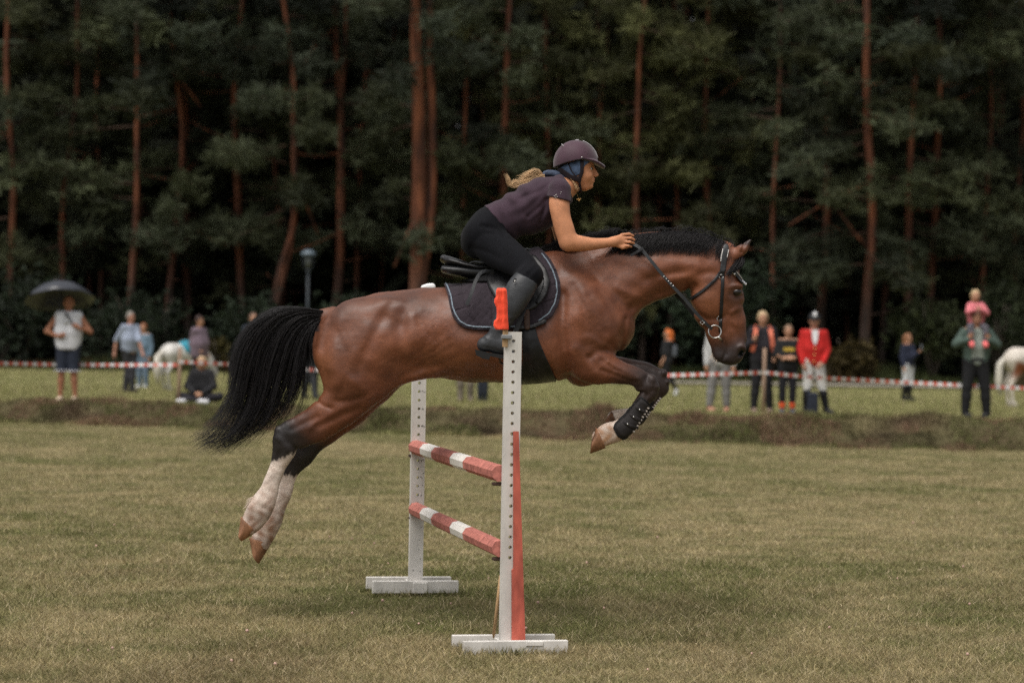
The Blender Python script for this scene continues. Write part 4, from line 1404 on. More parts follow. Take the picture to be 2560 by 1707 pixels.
# loose stirrup strap hanging behind the leg and the pull strap by the seat
def strap_path(name, pts, width, thick, material, parent, off=.006, nrm=(0, -1, 0.1)):
    P = [ysurf(q[0], q[1], off if len(q) < 3 else q[2]) for q in resample([p[:2] for p in pts], 14)] if len(pts[0]) == 2 else \
        [W(q[0], q[1], YH + q[2]) for q in resample(pts, 14)]
    return MB().ribbon(P, nrm, width, thick).build(name, material, parent, smooth=False)
strap_path('hanging_strap', [(1234, 684, -.20), (1216, 677, -.235), (1200, 684, -.26), (1188, 705, -.30), (1178, 735, -.325), (1167, 762, -.335)], .018, .004, m_leather_g, sad)
strap_path('pull_strap', [(1168, 660, -.10), (1185, 654, -.14), (1205, 656, -.16), (1228, 654, -.17)], .014, .003, m_leather_g, sad, nrm=(0, -.6, .8))
shell('girth', (1280, 790, 1410, 965), polymask([(1300, 815), (1335, 812), (1345, 850), (1362, 890), (1392, 955), (1296, 962), (1306, 900), (1305, 850)]), .012, m_leather, sad,
      rel=lambda px, py: .006 * np.exp(-((px - 1322 - .25 * (py - 850)) / 12) ** 2))
for sd_i in (-1, 1):
    shell('billet', (1295, 775, 1335, 830), linemask([(1316, 782), (1317, 820)], 14), .046, mat('brown_leather', (.06, .03, .018), rough=.5, var=.3), sad, inner=-.02, side=sd_i)
for sd_i in (-1, 1):
    shell('girth_strap', (1290, 800, 1365, 832), linemask([(1294, 822), (1335, 816), (1362, 804)], 11), .034, m_leather, sad, inner=-.01, side=sd_i)
strap_path('stirrup_leather', [(1312, 766, -.345), (1300, 800, -.36), (1285, 838, -.37), (1270, 885, -.375)], .026, .005, m_leather, sad)
MB().tube([W(*q) for q in ((1252, 908, YH - .37), (1247, 888, YH - .37), (1258, 860, YH - .37), (1272, 852, YH - .375), (1284, 866, YH - .38), (1290, 893, YH - .38), (1288, 910, YH - .38),
                            (1270, 912, YH - .375), (1252, 908, YH - .37))], .006, 6).build('stirrup_iron', mat('dark_steel', (.10, .09, .08), rough=.4, metal=.8), sad, smooth=True)

br = thing('bridle', 'black leather bridle with jewelled browband and loose ring bit on the horse head', 'bridle', tuple(W(1800, 800, YH)))
hb = (1700, 605, 1890, 880)
shell('cheekpiece', hb, linemask([(1806, 640), (1803, 690), (1801, 740), (1799, 790), (1798, 828)], 8.5), .010, m_leather, br, h=.0034)
shell('headpiece', hb, linemask([(1812, 618), (1808, 640), (1803, 676)], 14), .013, m_leather_g, br, h=.0034)
shell('browband_piping', hb, linemask([(1833, 675), (1849, 693), (1867, 710)], 2.6), .015, m_white_l, br, h=.0028, inner=-.006, side=-1)
for lp in ([(1804, 624), (1800, 640), (1798, 655)], [(1818, 626), (1814, 645)]):
    shell('headpiece_piping', hb, linemask(lp, 2.2), .015, m_white_l, br, h=.0028, inner=-.006, side=-1)
shell('throat_lash', hb, linemask([(1799, 680), (1783, 702), (1755, 727), (1722, 750)], 7.5), .010, m_leather, br, h=.0034)
shell('browband', hb, linemask([(1829, 677), (1846, 696), (1866, 714)], 10), .012, m_leather, br, h=.0034)
for t in np.linspace(0, 1, 9):
    MB().ball(ysurf(1832 + 32 * t, 681 + 29 * t, .019), .0070, 8, 6).build('browband_jewel', mat('crystal', (.75, .76, .80), rough=.1, var=.05, spec=.9), br, smooth=True)
def ring(c, r, rt, n=20, name='bit_ring', mt=None, parent=None, a0=0, a1=2 * math.pi, sx=1.0, sy=1.0):
    pts = [np.array(c) + np.array([r * sx * math.cos(a), .002 * math.sin(3 * a), r * sy * math.sin(a)]) for a in np.linspace(a0, a1, n)]
    return MB().tube(pts, rt, 6, cap=False).build(name, mt or m_steel, parent, smooth=True)
bc = W(1787, 829, YH - .075)
ring(bc, .0335, .0038, 26, 'bit_ring', m_steel, br)
ring(W(1787, 829, YH + .075), .0335, .0038, 26, 'bit_ring', m_steel, br)
MB().tube([W(1795, 842, YH - .078), W(1800, 846, YH - .07), W(1806, 852, YH - .045), W(1806, 852, YH + .045), W(1795, 842, YH + .078)], .007, 8).build('bit_mouthpiece', m_steel, br, smooth=True)
for (bx, by, w_) in ((1798, 797, 5.5), (1803, 692, 5.0)):
    p = ysurf(bx, by, .014)
    ring(p, w_ / M2P, .0017, 14, 'buckle', m_steel, br, sy=1.1)
for rx, sgn in ((0, -1), (1, 1)):
    RP = [(1780, 823, -.085), (1762, 806, -.105), (1738, 780, -.115), (1712, 748, -.125), (1680, 714, -.135), (1650, 680, -.135), (1622, 645, -.13), (1600, 620, -.118), (1577, 607, -.105), (1566, 598, -.098)]
    pts = [W(q[0], q[1], YH + q[2]) for q in resample(RP, 30)]
    if sgn > 0:
        pts = [np.array([p[0], 2 * YH - p[1], p[2]]) for p in pts]
    rn = MB().ribbon(pts, (0, sgn, .25), .0165, .004).build('rein', m_leather_g if sgn < 0 else m_leather, br)
    if sgn < 0:
        for t in (0, .25, .5, .75, 1):
            p = W(1660 + 23 * t, 715.5 - 24 + 23 * t, YH - .142)
            MB().ball(p, .0034, 8, 6).build('rein_stud', mat('stud_metal', (.8, .8, .78), rough=.2, metal=.6), rn, smooth=True)
        MB().ribbon([W(1577, 639, YH - .132), W(1592, 630, YH - .139), W(1608, 620, YH - .134)], (0, -1, .2), .013, .006).build('rein_stop', m_leather, br)
        ring(W(1756, 806, YH - .108), .0095, .0016, 14, 'buckle', m_steel, br)

# tendon boots on the forelegs
m_boot = mat('boot_neoprene', (.022, .019, .019), spec=.25, rough=.65, var=.4, scale=22, bump=.0008, bscale=200)
m_rim = mat('boot_rim', (.008, .008, .009), rough=.7, var=.2)
m_strap_b = mat('strap_white', (.42, .37, .33), rough=.6, var=.2)
def leg_field(st):
    f = Field((W(1450, 1000, YH)[0], YH + st[0][5] - .12, W(1500, 1150, YH)[2]), (W(1700, 1000, YH)[0], YH + st[0][5] + .12, W(1500, 930, YH)[2]), .0048)
    f.planar(st[4:], k=0.01, n=2.1)
    return f
for who, st, lab in ((0, FORE_N, 'dark tendon boot with three studded straps on the nearer raised foreleg'),
                     (1, FORE_F, 'tendon boot with pale strap ends on the farther raised foreleg')):
    Yb = YH + st[0][5]
    lf = leg_field(st)
    dx = 0 if who == 0 else 14
    dy = 0 if who == 0 else -9
    BT = [(1597 + dx, 990 + dy), (1612 + dx, 1000 + dy), (1624 + dx, 1012 + dy), (1620 + dx, 1022 + dy), (1600 + dx, 1055 + dy), (1582 + dx, 1082 + dy), (1572 + dx, 1091 + dy), (1555 + dx, 1097 + dy), (1541 + dx, 1088 + dy), (1530 + dx, 1068 + dy),
          (1534 + dx, 1056 + dy), (1560 + dx, 1032 + dy), (1580 + dx, 1008 + dy)]
    if who == 1:
        BT = [(x, y) if y < 1040 else (x + 6, min(y, 1062)) for x, y in BT]
    tb = thing('tendon_boot', lab, 'horse boot', tuple(W(1570, 1060, Yb)))
    g = lf.empty()
    px, py = px_field(g)
    sh = (g.n[0], 1, g.n[2])
    pm = poly_sd(np.stack([px, py], 1), BT)
    dome = .010 * sstep(0, -9, pm)
    g.F = np.maximum(lf.F - (.004 + dome).reshape(sh).astype(np.float32), (pm / M2P).reshape(sh).astype(np.float32))
    g.build('boot_shell', m_boot, tb)
    g2 = lf.empty()
    g2.F = np.maximum(lf.F - .009, ((np.abs(pm + 1.2) - 1.9) / M2P).reshape(sh).astype(np.float32))
    g2.build('boot_rim', m_rim, tb)
    for k in range(3 if who == 0 else 1):
        ax, ay = 1607 + dx - 15 * k, 1023 + dy + 18 * k
        mk = linemask([(ax - 18, ay - 6), (ax - 6, ay + 3), (ax + 12, ay + 9)], 9)(px, py)
        g3 = lf.empty()
        g3.F = np.maximum(np.maximum(lf.F - .018, (mk / M2P).reshape(sh).astype(np.float32)), -(lf.F - .004))
        s_ = g3.build('strap', m_boot, tb)
        if who == 0:
            MB().ball(W(ax - 8, ay + 1, Yb - .048), (.0048, .003, .0048), 10, 6).build('stud', m_steel, s_, smooth=True)
    for k in range(9):
        t = k / 8
        if who == 0:
            c = W(1620 - 36 * t, 1020 + 58 * t, Yb - .012)
        else:
            c = W(1650 - 34 * t, 996 + 45 * t, Yb - .012)
        MB().box(c, (.014, .030, .009), Matrix.Rotation(math.radians(24), 3, 'Y'), .002).build('strap_end', m_strap_b, tb)
# ================================================================== the rider
R_TORSO = [(1160, 574, 1236, 626, .145, 0), (1188, 535, 1262, 604, .165, 0), (1222, 519, 1282, 590, .125, 0), (1262, 495, 1318, 582, .132, 0), (1305, 469, 1360, 572, .155, 0),
           (1350, 447, 1396, 545, .165, 0), (1390, 444, 1420, 506, .13, 0)]
R_NECK = [(1398, 444, 1424, 496, .06, 0), (1412, 432, 1440, 482, .052, 0), (1424, 415, 1456, 468, .05, 0)]
R_HEAD = [(1466, 400, 1408, 404, .055, 0), (1484, 410, 1396, 415, .072, 0), (1485, 430, 1404, 432, .070, 0), (1482, 450, 1424, 448, .058, 0), (1477, 464, 1446, 462, .040, 0)]
R_UARM = [(1378, 466, 1420, 482, .055, -.165), (1373, 503, 1423, 514, .048, -.195), (1379, 545, 1427, 543, .044, -.205), (1390, 588, 1437, 574, .042, -.21), (1404, 616, 1440, 594, .038, -.21)]
R_FARM = [(1432, 586, 1408, 625, .040, -.21), (1462, 591, 1450, 628, .040, -.195), (1488, 595, 1484, 625, .034, -.17), (1512, 595, 1514, 620, .027, -.145), (1532, 593, 1537, 616, .023, -.125)]
R_PALM = [(1530, 593, 1535, 616, .021, -.125), (1545, 588, 1547, 616, .021, -.115), (1555, 586, 1556, 615, .017, -.108)]
R_THIGH = [(1236, 562, 1170, 614, .09, -.09), (1278, 593, 1206, 650, .085, -.15), (1307, 620, 1240, 665, .078, -.22), (1332, 644, 1276, 682, .068, -.29), (1354, 680, 1300, 696, .058, -.355)]
R_CALF = [(1352, 690, 1296, 690, .056, -.37), (1333, 727, 1268, 720, .055, -.40), (1310, 764, 1252, 758, .052, -.41), (1280, 803, 1238, 796, .043, -.41), (1264, 834, 1228, 824, .040, -.41)]
R_FOOT = [(1216, 846, 1206, 876, .033, -.41), (1238, 832, 1228, 881, .039, -.41), (1264, 844, 1256, 884, .042, -.415), (1288, 866, 1283, 892, .040, -.42)]

def mirror_pts(p):
    return np.array([p[0], 2 * YH - p[1], p[2]])
lo_ = np.array([W(1140, 800, YH - .5)[0], YH - .50, W(1300, 915, YH - .5)[2]])
hi_ = np.array([W(1605, 800, YH + .5)[0], YH + .50, W(1300, 335, YH)[2]])
RF = Field(lo_, hi_, .0050)
RF_CUTS = []
RF.planar(R_TORSO, k=0, n=2.3, inflate=-.014)
RF.planar(R_NECK, k=.03)
RF.planar(R_HEAD, k=.015, n=2.2)
for mir in (False, True):
    RF.planar(R_UARM, k=.015, mirror=mir)
    RF.planar(R_FARM, k=.018, mirror=mir)
    RF.planar(R_PALM, k=.012, mirror=mir)
    RF.planar(R_THIGH, k=.02, mirror=mir, inflate=-.014)
    RF.planar(R_CALF, k=.02, mirror=mir, inflate=-.006)
    RF.planar(R_FOOT, k=.02, mirror=mir, inflate=-.008)
    mm = mirror_pts if mir else (lambda p: p)
    fing = [((1554, 587), (1573, 585), (1583, 590), .0082), ((1555, 596), (1576, 595), (1586, 600), .0084), ((1555, 605), (1575, 605), (1585, 609), .0080), ((1554, 613), (1571, 615), (1579, 617), .0074)]
    for q, (a, b, c, r) in enumerate(fing):
        RF.cone(mm(W(*a, YH - .112)), mm(W(*b, YH - .124)), r, r * .95, .003)
        RF.cone(mm(W(*b, YH - .124)), mm(W(*c, YH - .108)), r * .95, r * .85, .002)
    RF.cone(mm(W(1540, 612, YH - .12)), mm(W(1556, 619, YH - .118)), .011, .010, .006)
    RF.cone(mm(W(1556, 619, YH - .118)), mm(W(1572, 617, YH - .106)), .0098, .008, .004)
    # cheek, brow, eye socket, nostril wing
    sg = 1 if mir else -1
    RF.ell(W(1468, 440, YH) + [0, sg * .042, 0], (.026, .018, .026), .015)
    RF_CUTS.append((W(1481, 424, YH) + [0, sg * .034, 0], (.012, .014, .009)))
    RF.ell(W(1490, 440, YH) + [0, sg * .009, 0], (.008, .007, .006), .005)
RF.ell(W(1461.5, 436, YH), (.048, .058, .076), .012)
RF.ell(W(1469, 452, YH), (.034, .036, .028), .012)
RF.cone(W(1483, 418, YH), W(1491, 436, YH), .008, .0095, .010)
RF.ell(W(1493.5, 437, YH), (.008, .008, .007), .005)
RF.ell(W(1484.5, 447.5, YH), (.008, .019, .0050), .004)
RF.ell(W(1483.5, 453.5, YH), (.008, .016, .0052), .004)
RF.ell(W(1475, 466, YH), (.017, .020, .013), .012)
for c_, r_c in RF_CUTS:
    RF.ell(c_, r_c, .006, op='cut')
m_skin = mat('rider_skin', (.53, .235, .122), rough=.5, var=.18, scale=20, bump=.0005, bscale=260, subsurf=.03, grain=.07, gscale=220)
r_root = thing('person', 'rider in dark plum shirt and black breeches crouching over the jumping bay horse', 'person', tuple(W(1260, 890, YH)))
body = RF.build('body', m_skin, r_root)

def cloth(name, pieces, material, clip, inflate, wr=None, both=True, h=.0072, k=.03, n=2.2, extra=None):
    g = Field(lo_, hi_, h)
    for (st, mir) in pieces:
        g.planar(st, k=k, n=n, inflate=inflate, mirror=mir)
    if extra:
        extra(g)
    px, py = px_field(g)
    sh = (g.n[0], 1, g.n[2])
    if wr:
        yy = g.ax[1][None, :, None]
        g.F = g.F - wr(px, py).reshape(sh).astype(np.float32)
    c = (clip(px, py) / M2P).reshape(sh).astype(np.float32)
    g.F = np.maximum(g.F, c)
    return g.build(name, material, r_root)
def hp(ax, ay, bx, by):
    """signed px distance, negative on the left of a->b (image y down)."""
    L = math.hypot(bx - ax, by - ay)
    return lambda px, py: ((px - ax) * (by - ay) - (py - ay) * (bx - ax)) / L
m_shirt = mat('plum_shirt', grain=.25, gscale=400, col=(.046, .028, .040), spec=.12, rough=.85, var=.15, scale=12, sheen=.1, bump=.0004, bscale=700)
m_breech = mat('black_breeches', grain=.2, col=(.0042, .0044, .0062), spec=.10, rough=.8, var=.2, scale=10, sheen=.03, bump=.0004, bscale=700)
m_rboot = mat('riding_boot', (.032, .034, .038), spec=.35, rough=.46, var=.35, scale=16, bump=.0012, bscale=90)
def shirt_wr(px, py):
    u = (px - 1230) * .82 - (py - 590) * .55
    v = (px - 1230) * .55 + (py - 590) * .82
    w = .0045 * np.sin(u * .16 + 1.2 * np.sin(v * .05)) * np.exp(-((px - 1285) / 45) ** 2)
    w += .003 * np.sin(v * .22 + 1.5 * np.sin(u * .045)) * np.exp(-((px - 1340) / 55) ** 2 - ((py - 520) / 40) ** 2)
    w += stroke_map(px, py, [(1372, 492), (1350, 520), (1320, 545)], -.008, 6) + stroke_map(px, py, [(1366, 505), (1356, 540), (1350, 560)], -.006, 5)
    w += stroke_map(px, py, [(1375, 465), (1345, 485), (1300, 500)], -.004, 6)
    return 1.6 * w
wl = hp(1275, 592, 1214, 518)          # shirt hem: keep the upper-right side
cl_ = hp(1403, 436, 1428, 492)         # collar: keep the lower-left side
sleeve_cut = hp(1368, 497, 1426, 512)
g = Field(lo_, hi_, .0062)
g.planar(R_TORSO, k=0, n=2.3, inflate=.011)
px, py = px_field(g)
shp_ = (g.n[0], 1, g.n[2])
tor = np.maximum(g.F - shirt_wr(px, py).reshape(shp_).astype(np.float32), (np.maximum(wl(px, py), -0 + np.where(px > 1380, -cl_(px, py) * -1, -99)) / M2P).reshape(shp_).astype(np.float32))
sl_ = g.empty()
for mir in (False, True):
    sl_.planar(R_UARM[:3], k=0, inflate=.011, mirror=mir)
    sl_.planar([(1385, 452, 1408, 492, .05, -.08), (1382, 464, 1416, 486, .052, -.15)], k=.02, inflate=.009, mirror=mir)
slc = np.maximum(sl_.F, (-sleeve_cut(px, py) / M2P).reshape(shp_).astype(np.float32))
slc2 = np.maximum(sl_.F, (sleeve_cut(px, py) / M2P).reshape(shp_).astype(np.float32))
# keep the shoulder side of the sleeve
_test = sleeve_cut(np.array([1400.0]), np.array([470.0]))[0]
g.F = smin(tor, slc2 if _test < 0 else slc, .02)
shirt = g.build('shirt', m_shirt, r_root)
def br_wr(px, py):
    w = .0035 * np.sin((px - py * .4) * .33) * np.exp(-((px - 1255) / 28) ** 2 - ((py - 560) / 38) ** 2)
    w += stroke_map(px, py, [(1262, 590), (1235, 575), (1205, 570)], -.007, 6) + stroke_map(px, py, [(1275, 600), (1240, 590), (1215, 588)], -.005, 5)
    w += .0025 * np.sin((px + py) * .28) * np.exp(-((px - 1315) / 25) ** 2 - ((py - 685) / 25) ** 2)
    w += stroke_map(px, py, [(1180, 622), (1215, 632), (1250, 650)], -.005, 6)
    return w
cloth('breeches', [(R_TORSO[:3], False), (R_THIGH, False), (R_THIGH, True), (R_CALF[:2], False), (R_CALF[:2], True)], m_breech,
      lambda px, py: np.maximum(-hp(1283, 588, 1222, 512)(px, py), -1e3), .004, br_wr)
bt_clip = hp(1278, 680, 1330, 706)
_s = 1 if bt_clip(np.array([1290.0]), np.array([760.0]))[0] < 0 else -1
def boot_wr(px, py):
    return .0022 * np.sin(py * .42 + .6 * np.sin(px * .2)) * np.exp(-((py - 815) / 20) ** 2) + stroke_map(px, py, [(1214, 842), (1224, 852), (1222, 864)], .004, 2.5) + stroke_map(px, py, [(1210, 868), (1235, 872), (1260, 882)], -.003, 2)
for mir in (False, True):
    b_ = cloth('boot', [(R_CALF, mir), (R_FOOT, mir)], m_rboot, lambda px, py: _s * bt_clip(px, py), .006, boot_wr, k=.02)
    Y_ = YH - .41
    sole = MB()
    pl = [(1187, 873), (1216, 880), (1254, 886), (1297, 897), (1296, 904), (1252, 896), (1226, 890), (1222, 899), (1206, 896), (1190, 887)]
    P = [W(x_, y_, Y_ - .046) for x_, y_ in pl]
    if mir:
        P = [mirror_pts(p) for p in P]
    sole.prism(P, (0, -1 if mir else 1, 0), .090)
    sole.build('sole', mat('boot_sole', (.010, .010, .010), rough=.7, var=.2), b_)
tagp = MB().box(W(1287, 701, YH - .466), (.014, .004, .022), Matrix.Rotation(math.radians(22), 3, 'Y'), .001)
tagp.build('boot_badge', mat('badge', (.02, .02, .022), rough=.3, var=0), r_root)
MB().box(W(1287, 702, YH - .4695), (.006, .002, .009), Matrix.Rotation(math.radians(22), 3, 'Y')).build('boot_mark', m_white_l, r_root)
# printed marks: sleeve emblem and waistband lettering
mk = MB()
for (x_, y_, s_, a_) in ((1386, 490, .007, 20), (1390, 487, .010, -35), (1393, 492, .006, 60), (1389, 494, .005, 10), (1403, 480, .005, 30), (1401, 484, .003, -20)):
    mk.box(W(x_, y_, YH - .2605), (s_, .0012, .0022), Matrix.Rotation(math.radians(a_), 3, 'Y'))
mk.build('sleeve_emblem', m_white_l, r_root)

# helmet
m_velvet = mat('helmet_velvet', (.052, .023, .036), spec=.2, rough=.55, var=.22, scale=9, sheen=.25, bump=.0003, bscale=500)
m_strapd = mat('helmet_strap', (.018, .012, .016), rough=.75, var=.2)
m_trim = mat('helmet_trim', (.40, .38, .40), rough=.3, var=.1)
HFd = Field(W(1370, 500, YH) + [0, -.14, 0], W(1525, 338, YH) + [0, .14, 0], .004)
HFd.ell(W(1439, 409, YH), (.119, .104, .124), 0)
px, py = px_field(HFd)
sh = (HFd.n[0], 1, HFd.n[2])
bot = np.interp(px, [1370, 1387, 1420, 1456, 1475, 1500, 1530], [426, 420, 409, 402, 404, 408, 420])
HFd.F = np.maximum(HFd.F, ((py - bot) / M2P).reshape(sh).astype(np.float32))
core = HFd.empty()
core.ell(W(1439, 409, YH), (.108, .092, .112), 0)
HFd.F = np.maximum(HFd.F, np.where(((py - bot) / M2P).reshape(sh) > -.02, -core.F, -1).astype(np.float32))
HFd.planar([(1452, 397, 1452, 404, .085, 0), (1478, 399, 1476, 407, .092, 0), (1496, 405, 1493, 414, .080, 0), (1510, 413, 1506, 422, .045, 0)], k=.008, n=2.6)
helm = HFd.build('helmet', m_velvet, r_root)
rim_g = HFd.empty()
rim_g.ell(W(1439, 409, YH), (.1205, .1055, .1255), 0)
rim_g.F = np.maximum(rim_g.F, ((np.abs(py - bot + 1.6) - 1.5) / M2P).reshape(sh).astype(np.float32))
rim_g.F = np.maximum(rim_g.F, -core.F)
rim_g.build('helmet_rim', m_strapd, helm)
MB().ball(W(1443, 351, YH), (.012, .012, .004), 10, 6).build('helmet_button', m_trim, helm, smooth=True)
MB().ball(W(1454.5, 394, YH - .1005), (.004, .003, .004), 8, 6).build('helmet_vent', m_steel, helm, smooth=True)
MB().ball(W(1407, 364, YH - .045), (.011, .006, .004), 10, 6, Matrix.Rotation(math.radians(50), 3, 'Y')).build('helmet_badge', m_trim, helm, smooth=True)
arc = [W(1439 + 57.0 * math.cos(a), 409 - 59.6 * math.sin(a), YH - .03) for a in np.linspace(.22, 1.25, 12)]
MB().tube(arc, .0022, 5).build('helmet_seam', m_trim, helm, smooth=True)
HD = Field(W(1380, 505, YH) + [0, -.12, 0], W(1505, 370, YH) + [0, .12, 0], .0036)
HD.planar(R_NECK, k=0)
HD.planar(R_HEAD, k=.015, n=2.2)
def head_shell(name, mask, thick, material, inner=.006):
    g = HD.empty()
    px, py = px_field(g)
    g.F = np.maximum(np.maximum(HD.F - thick, (mask(px, py) / M2P).reshape(g.n[0], 1, g.n[2]).astype(np.float32)), -(HD.F + inner)).astype(np.float32)
    return g.build(name, material, r_root)
head_shell('scarf', polymask([(1395, 416), (1452, 402), (1478, 404), (1462, 416), (1452, 434), (1444, 441), (1428, 446), (1408, 446), (1394, 436)]), .007,
           mat('blue_scarf', (.070, .105, .18), rough=.85, var=.55, scale=30, bump=.001, bscale=80))
head_shell('harness', lambda px, py: np.minimum.reduce([linemask([(1389, 420), (1404, 430), (1425, 445), (1447, 452)], 12)(px, py), linemask([(1454, 402), (1454, 432), (1447, 452)], 9)(px, py),
                                                         linemask([(1420, 412), (1428, 430), (1442, 448)], 3)(px, py)]), .012, m_strapd)
head_shell('chin_strap', linemask([(1446, 450), (1449, 466), (1452, 484)], 6), .013, m_strapd)
SV = MB()
sc_pts = resample([(1420, 438, -.02), (1400, 437, -.025), (1380, 433, -.02), (1364, 434, -.012), (1357, 438, -.01)], 12)
SV.tube([W(q[0], q[1], YH + q[2]) for q in sc_pts], [.022, .021, .019, .018, .0175, .017, .017, .0165, .0165, .016, .014, .010], 10)
SV.build('scarf_knot', mat('blue_scarf_dark', (.050, .066, .105), rough=.85, var=.6, scale=40, bump=.003, bscale=60), r_root, smooth=True)
m_blond = mat('blond_hair', (.62, .42, .235), rough=.5, var=.3, scale=25)
guided_hair('braid', [[(1362, 436), (1340, 440), (1318, 448), (1300, 455), (1285, 450), (1276, 462), (1270, 463), (1268, 448), (1262, 434)],
                      [(1362, 440), (1338, 446), (1316, 456), (1300, 458), (1288, 462), (1278, 466), (1274, 460), (1272, 446), (1264, 436)],
                      [(1362, 443), (1340, 452), (1318, 458), (1302, 462), (1290, 470), (1280, 466), (1276, 455), (1270, 440), (1262, 432)]], 300, [-.01, -.01, -.01], 2.2, .0010, m_blond, r_root, m=18, ln=(.5, 1))
guided_hair('loose_hair', [[(1358, 436), (1345, 424), (1338, 426), (1328, 436), (1318, 446), (1312, 462)], [(1350, 440), (1338, 428), (1325, 430), (1310, 440), (1296, 446), (1290, 440)],
                           [(1340, 446), (1322, 440), (1306, 450), (1296, 468), (1286, 470), (1290, 460)]], 260, [-.01, -.015, -.01], 5.5, .0006, m_blond, r_root, m=14, ln=(.4, 1))
guided_hair('nape_hair', [[(1424, 438), (1432, 448), (1440, 462), (1446, 474)], [(1418, 440), (1428, 452), (1438, 466), (1444, 480)]], 60, [-.045, -.05, -.05], 2.0, .0008, m_blond, r_root)
# eye, brow, lips, necklace
for sg in (-1, 1):
    MB().ball(W(1477.6, 423.5, YH) + [0, sg * .0315, 0], (.0085, .0105, .0080), 10, 8).build('eye', mat('eye_white', (.55, .5, .46), rough=.2, var=.05), r_root, smooth=True)
    MB().ball(W(1480.2, 423.5, YH) + [0, sg * .0365, 0], (.0042, .0055, .0048), 10, 8).build('iris', mat('iris_dark', (.03, .02, .015), rough=.1, var=0), r_root, smooth=True)
    MB().tube([W(1472, 419, YH) + [0, sg * .048, 0], W(1478, 416, YH) + [0, sg * .041, 0], W(1483, 417, YH) + [0, sg * .026, 0]], [.0015, .0024, .0014], 5).build('eyebrow', mat('brow_hair', (.10, .055, .03), rough=.7), r_root, smooth=True)
    MB().tube([W(1473, 422, YH) + [0, sg * .044, 0], W(1480, 420.6, YH) + [0, sg * .039, 0]], .0012, 5).build('eyelash', m_black, r_root, smooth=True)
m_lip = mat('lips', (.36, .13, .10), rough=.4, var=.1)
MB().ball(W(1484.6, 448, YH), (.0072, .018, .0038), 10, 8).build('lip', m_lip, r_root, smooth=True)
MB().ball(W(1483.6, 453.2, YH), (.0072, .016, .0040), 10, 8).build('lip', m_lip, r_root, smooth=True)
m_gold = mat('gold', (.70, .45, .18), rough=.25, var=.1, metal=1.0)
MB().tube([W(q[0], q[1], YH + q[2]) for q in resample([(1424, 447, -.05), (1432, 462, -.052), (1440, 480, -.035), (1446, 495, -.02)], 10)], .0009, 4).build('necklace', m_gold, r_root, smooth=True)
pn = MB()
for dx, dy in ((0, 0), (3, 3), (-3, 2), (5, 0), (1, 5)):
    pn.ball(W(1446 + dx, 497 + dy, YH - .02), .0042, 7, 5)
pn.build('pendant', m_gold, r_root, smooth=True)
# ================================================================== the fence: two wing stands, two rails, flags
m_wpaint = mat('white_paint', (.60, .575, .54), rough=.55, var=.20, scale=9, bump=.0012, bscale=60, stretch=(1, 1, .3))
m_rail_w = mat('rail_white', (.70, .67, .63), rough=.55, var=.10, scale=30, bump=.001, bscale=60)
m_rpaint = mat('red_paint', (.43, .155, .125), rough=.85, var=.4, scale=26, bump=.0012, bscale=70)
m_rpaint2 = mat('orange_red_board', (.40, .092, .062), rough=.65, var=.45, scale=14, bump=.001, bscale=60, stretch=(1, 1, .3))
m_hole = mat('dark_wood', (.03, .022, .018), rough=.9, var=.2)
m_pine_w = mat('raw_wood', (.42, .27, .14), rough=.7, var=.2, scale=12, stretch=(1, 1, .15))
m_pen = mat('marker_ink', (.012, .012, .014), rough=.6, var=0)

Nn, Nf = W(1276, 1200, 11.76), W(1042, 1250, 14.10)
rail_v = Vector((Nf[0] - Nn[0], 14.10 - 11.76, 0)).normalized()
trav = Vector((rail_v.y, -rail_v.x, 0))                       # direction of travel, to the right
ROT = Matrix((trav, rail_v, (0, 0, 1))).transposed()          # local x = travel, y = along the rail

